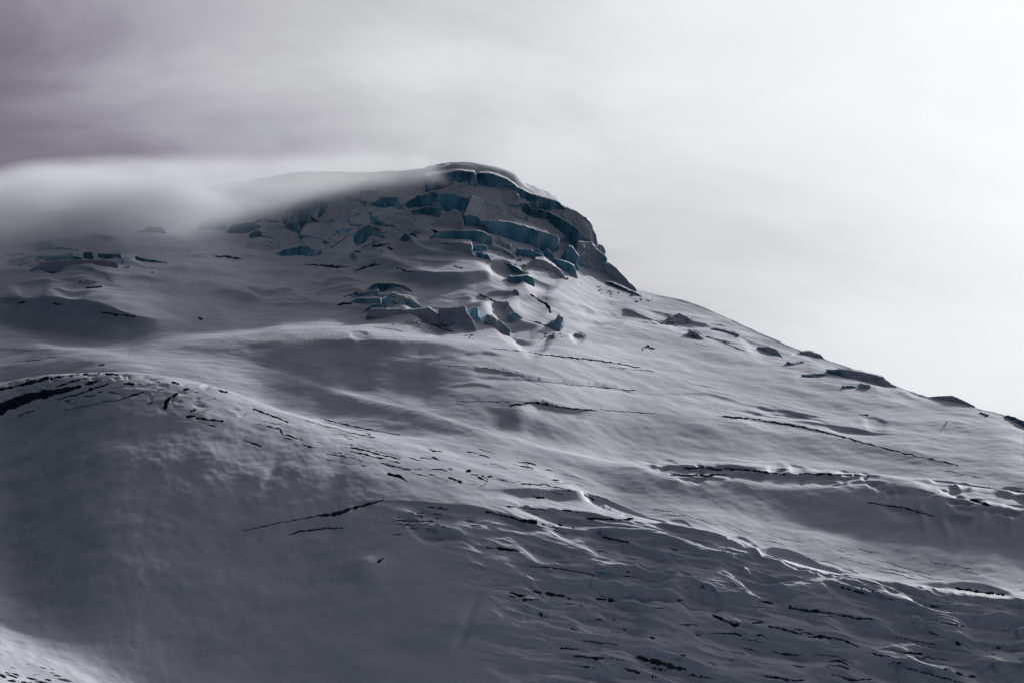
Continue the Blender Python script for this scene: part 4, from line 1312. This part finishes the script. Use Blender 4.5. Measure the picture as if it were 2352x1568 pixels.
 (Z7, [(2265,935),(2360,908),(2360,1053),(2268,1042)], 'upright ice block at the right frame edge', dict(group=GF, T=8, rise=16, mat='F')),
 (Z7, [(1740,722),(1900,738),(2050,758),(2202,830),(2160,892),(2000,883),(1880,853),(1780,783)], 'rough shaded ice pile near the right frame edge', dict(group=GF, T=8, rise=22, mat='F', amp=.9)),
]
for b_ in BLOCKS:
    k_ = b_[3].get('mat')
    if k_:
        b_[3]['mat'] = {'F': M_FROST, 'P': M_PALE}[k_]

for conv, pts, label, kw in BLOCKS:
    grp = kw.pop('group')
    if grp is not GT:
        kw['rise'] = min(kw['rise'], 14)
    elif kw['rise'] <= 22:
        kw['rise'] = min(kw['rise'], 18)
    if grp is GR:
        kw['proud'] = 0.3
        kw['lean'] = 1.15
        kw['soft'] = 9
    if grp in (GT, GL):
        kw.setdefault('proud', 2.2)
    if grp is GT and kw.get('mat') is M_FROST:
        kw['lean'] = max(kw.get('lean', 0), .62)
        kw['soft'] = 7
    if grp is GM:
        kw.setdefault('proud', 2.0)
        kw['lean'] = max(kw.get('lean', 0), .55)
    if grp is GF:
        kw['lean'] = .7
    nm = kw.pop('name', 'serac')
    ct = kw.pop('cat', 'serac')
    block(nm, label, ct, conv(pts), group=grp, **kw)

# dark ground showing on the right skyline
def far_block(name, label, cat, pts, dr, T, rise, mat, **kw):
    global surf
    keep = surf
    surf = lambda u, v: keep(u, v) + dr
    b_ = block(name, label, cat, pts, T=T, rise=rise, mat=mat, proud=0, cap=False, **kw)
    surf = keep
    return b_


far_block('snow_dune', 'dark shaded dune crest on the far right skyline', 'dune',
          Z5([(1836, 702), (1900, 697), (1975, 695), (2020, 713), (2097, 750), (2095, 770), (2000, 760), (1900, 730), (1836, 712)]), 6, 18, 5, M_FROST, lean=.5, amp=.3)
far_block('rock_outcrop', 'dark rocky knob on the skyline at the right frame edge', 'rock',
          Z5([(2232, 803), (2268, 793), (2300, 803), (2400, 850), (2400, 880), (2300, 850), (2240, 822)]), 4, 12, 5, M_ICE, lean=.5, amp=.6)


def rock_mesh(seed, size):
    bm = bmesh.new()
    bmesh.ops.create_icosphere(bm, subdivisions=2, radius=1.0)
    g_ = np.random.default_rng(seed)
    off = g_.uniform(0, 50, 3)
    for v in bm.verts:
        c = v.co
        k_ = 1 + 0.45 * float(perlin(np.array([c.x * 1.3 + off[0]]), np.array([c.y * 1.3 + c.z + off[1]]), 3)[0])
        v.co = Vector((c.x * size[0] * k_, c.y * size[1] * k_, c.z * size[2] * k_))
    me = bpy.data.meshes.new("rock"); bm.to_mesh(me); bm.free()
    me.materials.append(M_ROCK)
    return me


def place(u, v, sink=0.0):
    """world point on the slope at pixel (u, v)"""
    p = point(u, v, surf(u, v))
    return Vector((p[0], p[1], p[2] - sink))


rk = [rock_mesh(i, (1.0, 0.7, 0.55)) for i in range(5)]
gk = np.random.default_rng(31)
RS = [(4, 1503), (14, 1505), (28, 1511), (52, 1522), (62, 1525), (100, 1533), (116, 1536), (30, 1533), (44, 1538), (76, 1548),
      (90, 1548), (6, 1536), (16, 1544), (24, 1551), (34, 1548), (46, 1553), (62, 1556), (80, 1560), (10, 1561), (26, 1563),
      (40, 1566), (56, 1567), (70, 1566), (92, 1567), (110, 1560), (132, 1552), (120, 1545), (4, 1551), (150, 1562), (2, 1567)]
for i, (u, v) in enumerate(RS):
    ob = link("rock", rk[i % 5])
    p = place(u, v, 0.15)
    ob.location = p
    sc_ = gk.uniform(0.45, 1.25) * (1.4 if v > 1545 else 0.8)
    ob.scale = (sc_ * gk.uniform(1.0, 1.9), sc_, sc_ * gk.uniform(0.6, 1.0))
    ob.rotation_euler = (0, R(gk.uniform(5, 20)), R(gk.uniform(-30, 30)))
    tag(ob, 'small dark rock poking through the snow in the bottom left corner', 'rock', 'rocks in the bottom left corner')
RR = [(2254, 947), (2260, 949), (2267, 952), (2335, 963), (2342, 966), (2350, 969)]
for i, (u, v) in enumerate(RR):
    ob = link("rock", rk[i % 5])
    ob.location = place(u, v + 2, -0.3)
    ob.scale = (1.3, 1.0, 0.9)
    tag(ob, 'black rock in the short row on the right skyline', 'rock', 'rocks on the right skyline')

# fallen ice under the cliffs
def rubble():
    g_ = np.random.default_rng(91)
    verts, faces = [], []
    zones = [([(1135, 555), (1180, 560), (1260, 600), (1330, 640), (1345, 655), (1290, 640), (1200, 610), (1130, 570)], 260),
             ([(1225, 760), (1290, 752), (1300, 775), (1240, 782)], 60), ([(1060, 560), (1130, 572), (1200, 600), (1190, 612), (1080, 580)], 90),
             ([(1360, 655), (1440, 668), (1500, 690), (1470, 700), (1380, 675)], 90), ([(740, 520), (900, 560), (880, 580), (720, 545)], 70),
             ([(860, 730), (1000, 735), (1120, 770), (1090, 780), (900, 750)], 70)]
    for poly, n in zones:
        for x, y, gg in scatter(poly, n, int(poly[0][0])):
            c = place(x, y, 0.1)
            sz = 0.18 + gg.exponential(0.26)
            o = len(verts)
            for dx, dy, dz in [(-1, -1, -1), (1, -1, -1), (1, 1, -1), (-1, 1, -1), (-1, -1, 1), (1, -1, 1), (1, 1, 1), (-1, 1, 1)]:
                j = gg.uniform(0.5, 1.1, 3)
                verts.append((c.x + dx * sz * j[0], c.y + dy * sz * j[1], c.z + dz * sz * j[2] * 0.8))
            faces += [tuple(o + i for i in f) for f in [(0, 3, 2, 1), (4, 5, 6, 7), (0, 1, 5, 4), (1, 2, 6, 5), (2, 3, 7, 6), (3, 0, 4, 7)]]
    ob = link("ice_rubble", mesh_from(verts, faces, [M_FROST], False))
    ob['kind'] = 'stuff'
    ob['label'] = 'crumbled ice debris at the foot of the cliffs'


rubble()

# ------------------------------------------------------------------ climbers
M_JACKET = mat_plain("jacket_cloth", (0.015, 0.015, 0.02), (0.03, 0.028, 0.035), 6.0)
M_PACK = mat_plain("pack_cloth", (0.05, 0.012, 0.012), (0.08, 0.02, 0.02), 6.0)


def person_mesh():
    J = {'pel': (0, 0, .95, .15, .11), 'che': (.02, .05, 1.32, .19, .13), 'nec': (.02, .08, 1.5, .065, .065), 'hd1': (.02, .10, 1.62, .095, .10),
         'hd2': (.02, .11, 1.74, .08, .085),
         'hl': (-.1, 0, .9, .1, .1), 'kl': (-.13, .14, .5, .075, .075), 'al': (-.13, .02, .1, .05, .05), 'tl': (-.13, .17, .05, .045, .045),
         'hr': (.1, 0, .9, .1, .1), 'kr': (.12, -.02, .48, .075, .075), 'ar': (.12, -.22, .1, .05, .05), 'tr': (.12, -.08, .05, .045, .045),
         'sl': (-.2, .05, 1.38, .075, .075), 'el': (-.29, .1, 1.1, .055, .055), 'wl': (-.25, .3, .98, .045, .045), 'fl': (-.24, .38, .96, .04, .04),
         'sr': (.22, .05, 1.38, .075, .075), 'er': (.32, .06, 1.1, .055, .055), 'wr': (.30, .24, .92, .045, .045), 'fr': (.29, .32, .9, .04, .04)}
    E = ['pel che', 'che nec', 'nec hd1', 'hd1 hd2', 'pel hl', 'hl kl', 'kl al', 'al tl', 'pel hr', 'hr kr', 'kr ar', 'ar tr',
         'che sl', 'sl el', 'el wl', 'wl fl', 'che sr', 'sr er', 'er wr', 'wr fr']
    ks = list(J)
    me = bpy.data.meshes.new("p")
    me.from_pydata([J[k][:3] for k in ks], [(ks.index(a), ks.index(b)) for a, b in (e.split() for e in E)], [])
    ob = bpy.data.objects.new("p", me); COL.objects.link(ob)
    md = ob.modifiers.new("k", 'SKIN')
    for i, k in enumerate(ks):
        me.skin_vertices[0].data[i].radius = J[k][3:5]
    me.skin_vertices[0].data[0].use_root = True
    ob.modifiers.new("s", 'SUBSURF').levels = 1
    m2 = bpy.data.meshes.new_from_object(ob.evaluated_get(bpy.context.evaluated_depsgraph_get()))
    bpy.data.objects.remove(ob); bpy.data.meshes.remove(me)
    m2.materials.clear(); m2.materials.append(M_JACKET)
    return m2


def pack_mesh():
    bm = bmesh.new()
    bmesh.ops.create_cube(bm, size=1.0)
    bmesh.ops.bevel(bm, geom=bm.edges[:], offset=0.18, segments=2, affect='EDGES')
    for v in bm.verts:
        v.co = Vector((v.co.x * .34, v.co.y * .24 - .17, v.co.z * .55 + 1.22))
    me = bpy.data.meshes.new("backpack"); bm.to_mesh(me); bm.free()
    me.materials.append(M_PACK)
    return me


pm, bk = person_mesh(), pack_mesh()
for u, v, rz, lab in [
    (237, 531.5, 70, 'dark clad climber on the misty left slope, left one of two'),
    (254, 527.5, 75, 'dark clad climber on the misty left slope, right one of two'),
    (2175, 971.5, 200, 'uppermost dark clad climber of the rope team on the right slope'),
    (2172.6, 976.0, 200, 'middle dark clad climber of the rope team on the right slope'),
    (2170, 981.0, 200, 'lowest dark clad climber of the rope team on the right slope')]:
    ob = link("person", pm)
    ob.location = place(u, v, 0.05)
    ob.rotation_euler = (0, 0, R(rz))
    tag(ob, lab, 'person', 'climbers on the glacier')
    link("backpack", bk, ob)

# ------------------------------------------------------------------ cloud streaming over the left ridge
def build_cloud():
    PR, PL = Vector((-42, 1335, 0)), Vector((-540, 1415, 0))
    ax = (PR - PL)
    Ln = ax.length
    ang = math.atan2(ax.y, ax.x)
    z0, z1 = 330.0, 560.0
    half = 56.0
    bm = bmesh.new()
    # hull: closed lens-like box following the bank
    def top(t): return 0
    rows = 24
    vs0 = []
    XT = [(-0.45, 432), (0, 455), (0.2, 464), (0.3, 469), (0.4, 476), (0.5, 477), (0.6, 475), (0.75, 474), (0.86, 474), (0.95, 470), (1.02, 452)]
    XB = [(-0.45, 365), (0, 372), (0.3, 380), (0.5, 392), (0.6, 404), (0.7, 422), (0.8, 437), (0.9, 444), (1.02, 451)]
    tt = np.linspace(-0.45, 1.02, rows)
    zt = pchip([a for a, _ in XT], [b for _, b in XT], tt) + 8
    zb_ = np.minimum(pchip([a for a, _ in XB], [b for _, b in XB], tt) - 14, zt - 4)
    for t, a, b in zip(tt, zt, zb_):
        ring = []
        for k in range(16):
            th = 2 * math.pi * k / 16
            e = 0.7
            c_, s__ = math.cos(th), math.sin(th)
            yy = half * math.copysign(abs(c_) ** e, c_)
            zz = (a + b) / 2 + (a - b) / 2 * math.copysign(abs(s__) ** e, s__)
            ring.append(bm.verts.new((t * Ln, yy, zz)))
        vs0.append(ring)
    for r1, r2 in zip(vs0[:-1], vs0[1:]):
        for k in range(16):
            bm.faces.new((r1[k], r1[(k + 1) % 16], r2[(k + 1) % 16], r2[k]))
    bm.faces.new(vs0[0]); bm.faces.new(vs0[-1])
    bmesh.ops.recalc_face_normals(bm, faces=bm.faces[:])
    me = bpy.data.meshes.new("cloud"); bm.to_mesh(me); bm.free()
    m = bpy.data.materials.new("cloud_bank")
    m.use_nodes = True
    t = m.node_tree; L = t.links.new
    t.nodes.remove(t.nodes['Principled BSDF'])
    out = t.nodes['Material Output']
    pv = N(t, 'ShaderNodeVolumePrincipled')
    pv.inputs['Color'].default_value = (0.93, 0.94, 0.96, 1)
    pv.inputs['Anisotropy'].default_value = 0.35
    L(pv.outputs[0], out.inputs['Volume'])
    tc = N(t, 'ShaderNodeTexCoord')
    sp = N(t, 'ShaderNodeSeparateXYZ'); L(tc.outputs['Object'], sp.inputs[0])

    def M(op, a, b=None, c=None):
        n = N(t, 'ShaderNodeMath', operation=op)
        for i, x in enumerate((a, b, c)):
            if x is None:
                continue
            if isinstance(x, (int, float)):
                n.inputs[i].default_value = x
            else:
                L(x, n.inputs[i])
        return n.outputs[0]

    def SM(x, a, b):
        n = N(t, 'ShaderNodeMapRange'); n.interpolation_type = 'SMOOTHSTEP'
        L(x, n.inputs['Value'])
        for key, val in (('From Min', a), ('From Max', b)):
            if isinstance(val, (int, float)):
                n.inputs[key].default_value = val
            else:
                L(val, n.inputs[key])
        return n.outputs[0]

    def CV(x, tab):
        """height along the bank, from a table, through a ramp"""
        lo, hi = 330.0, 500.0
        st = [((a + 0.45) / 1.47, ((b - lo) / (hi - lo),) * 3) for a, b in tab]
        st = [(min(1, max(0, p)), c) for p, c in st]
        n = ramp(t, st, 'B_SPLINE' if False else 'EASE')
        L(x, n.inputs[0])
        return M('MULTIPLY_ADD', n.outputs[0], hi - lo, lo)
    tx = M('MULTIPLY_ADD', sp.outputs['X'], 1 / (1.47 * Ln), 0.45 / 1.47)
    mp = N(t, 'ShaderNodeMapping'); mp.inputs['Scale'].default_value = (1 / 80, 1 / 55, 1 / 26)
    L(tc.outputs['Object'], mp.inputs[0])
    nz = N(t, 'ShaderNodeTexNoise'); nz.inputs['Scale'].default_value = 1.0; nz.inputs['Detail'].default_value = 4
    nz.inputs['Distortion'].default_value = 0.4
    L(mp.outputs[0], nz.inputs['Vector'])
    nn = nz.outputs[0]
    ztop = M('ADD', CV(tx, XT), M('MULTIPLY_ADD', nn, 5, -2.5))
    zbot = M('ADD', CV(tx, XB), M('MULTIPLY_ADD', nn, 24, -12))
    zc = sp.outputs['Z']
    d1 = SM(M('SUBTRACT', ztop, zc), 0.0, 11.0)
    d2 = SM(M('DIVIDE', M('SUBTRACT', zc, zbot), M('MAXIMUM', M('SUBTRACT', ztop, zbot), 4.0)), 0.0, 0.62)
    d3 = SM(M('ABSOLUTE', sp.outputs['Y']), half, half * 0.35)
    d4 = SM(nn, 0.36, 0.62)
    fade = SM(tx, 0.95, 0.60)
    d4 = M('ADD', M('MULTIPLY', d4, 0.72), 0.28)
    dn = M('MULTIPLY', M('MULTIPLY', M('MULTIPLY', d1, d2), M('MULTIPLY', d3, d4)), M('MULTIPLY_ADD', fade, 0.6, 0.4))
    L(M('MULTIPLY', dn, 0.06), pv.inputs['Density'])
    me.materials.append(m)
    ob = link("cloud", me)
    ob.location = (PL.x, PL.y, -50)
    ob.rotation_euler = (0, 0, ang)
    ob['kind'] = 'stuff'
    ob['label'] = 'smooth banner cloud pouring over the left ridge'


build_cloud()
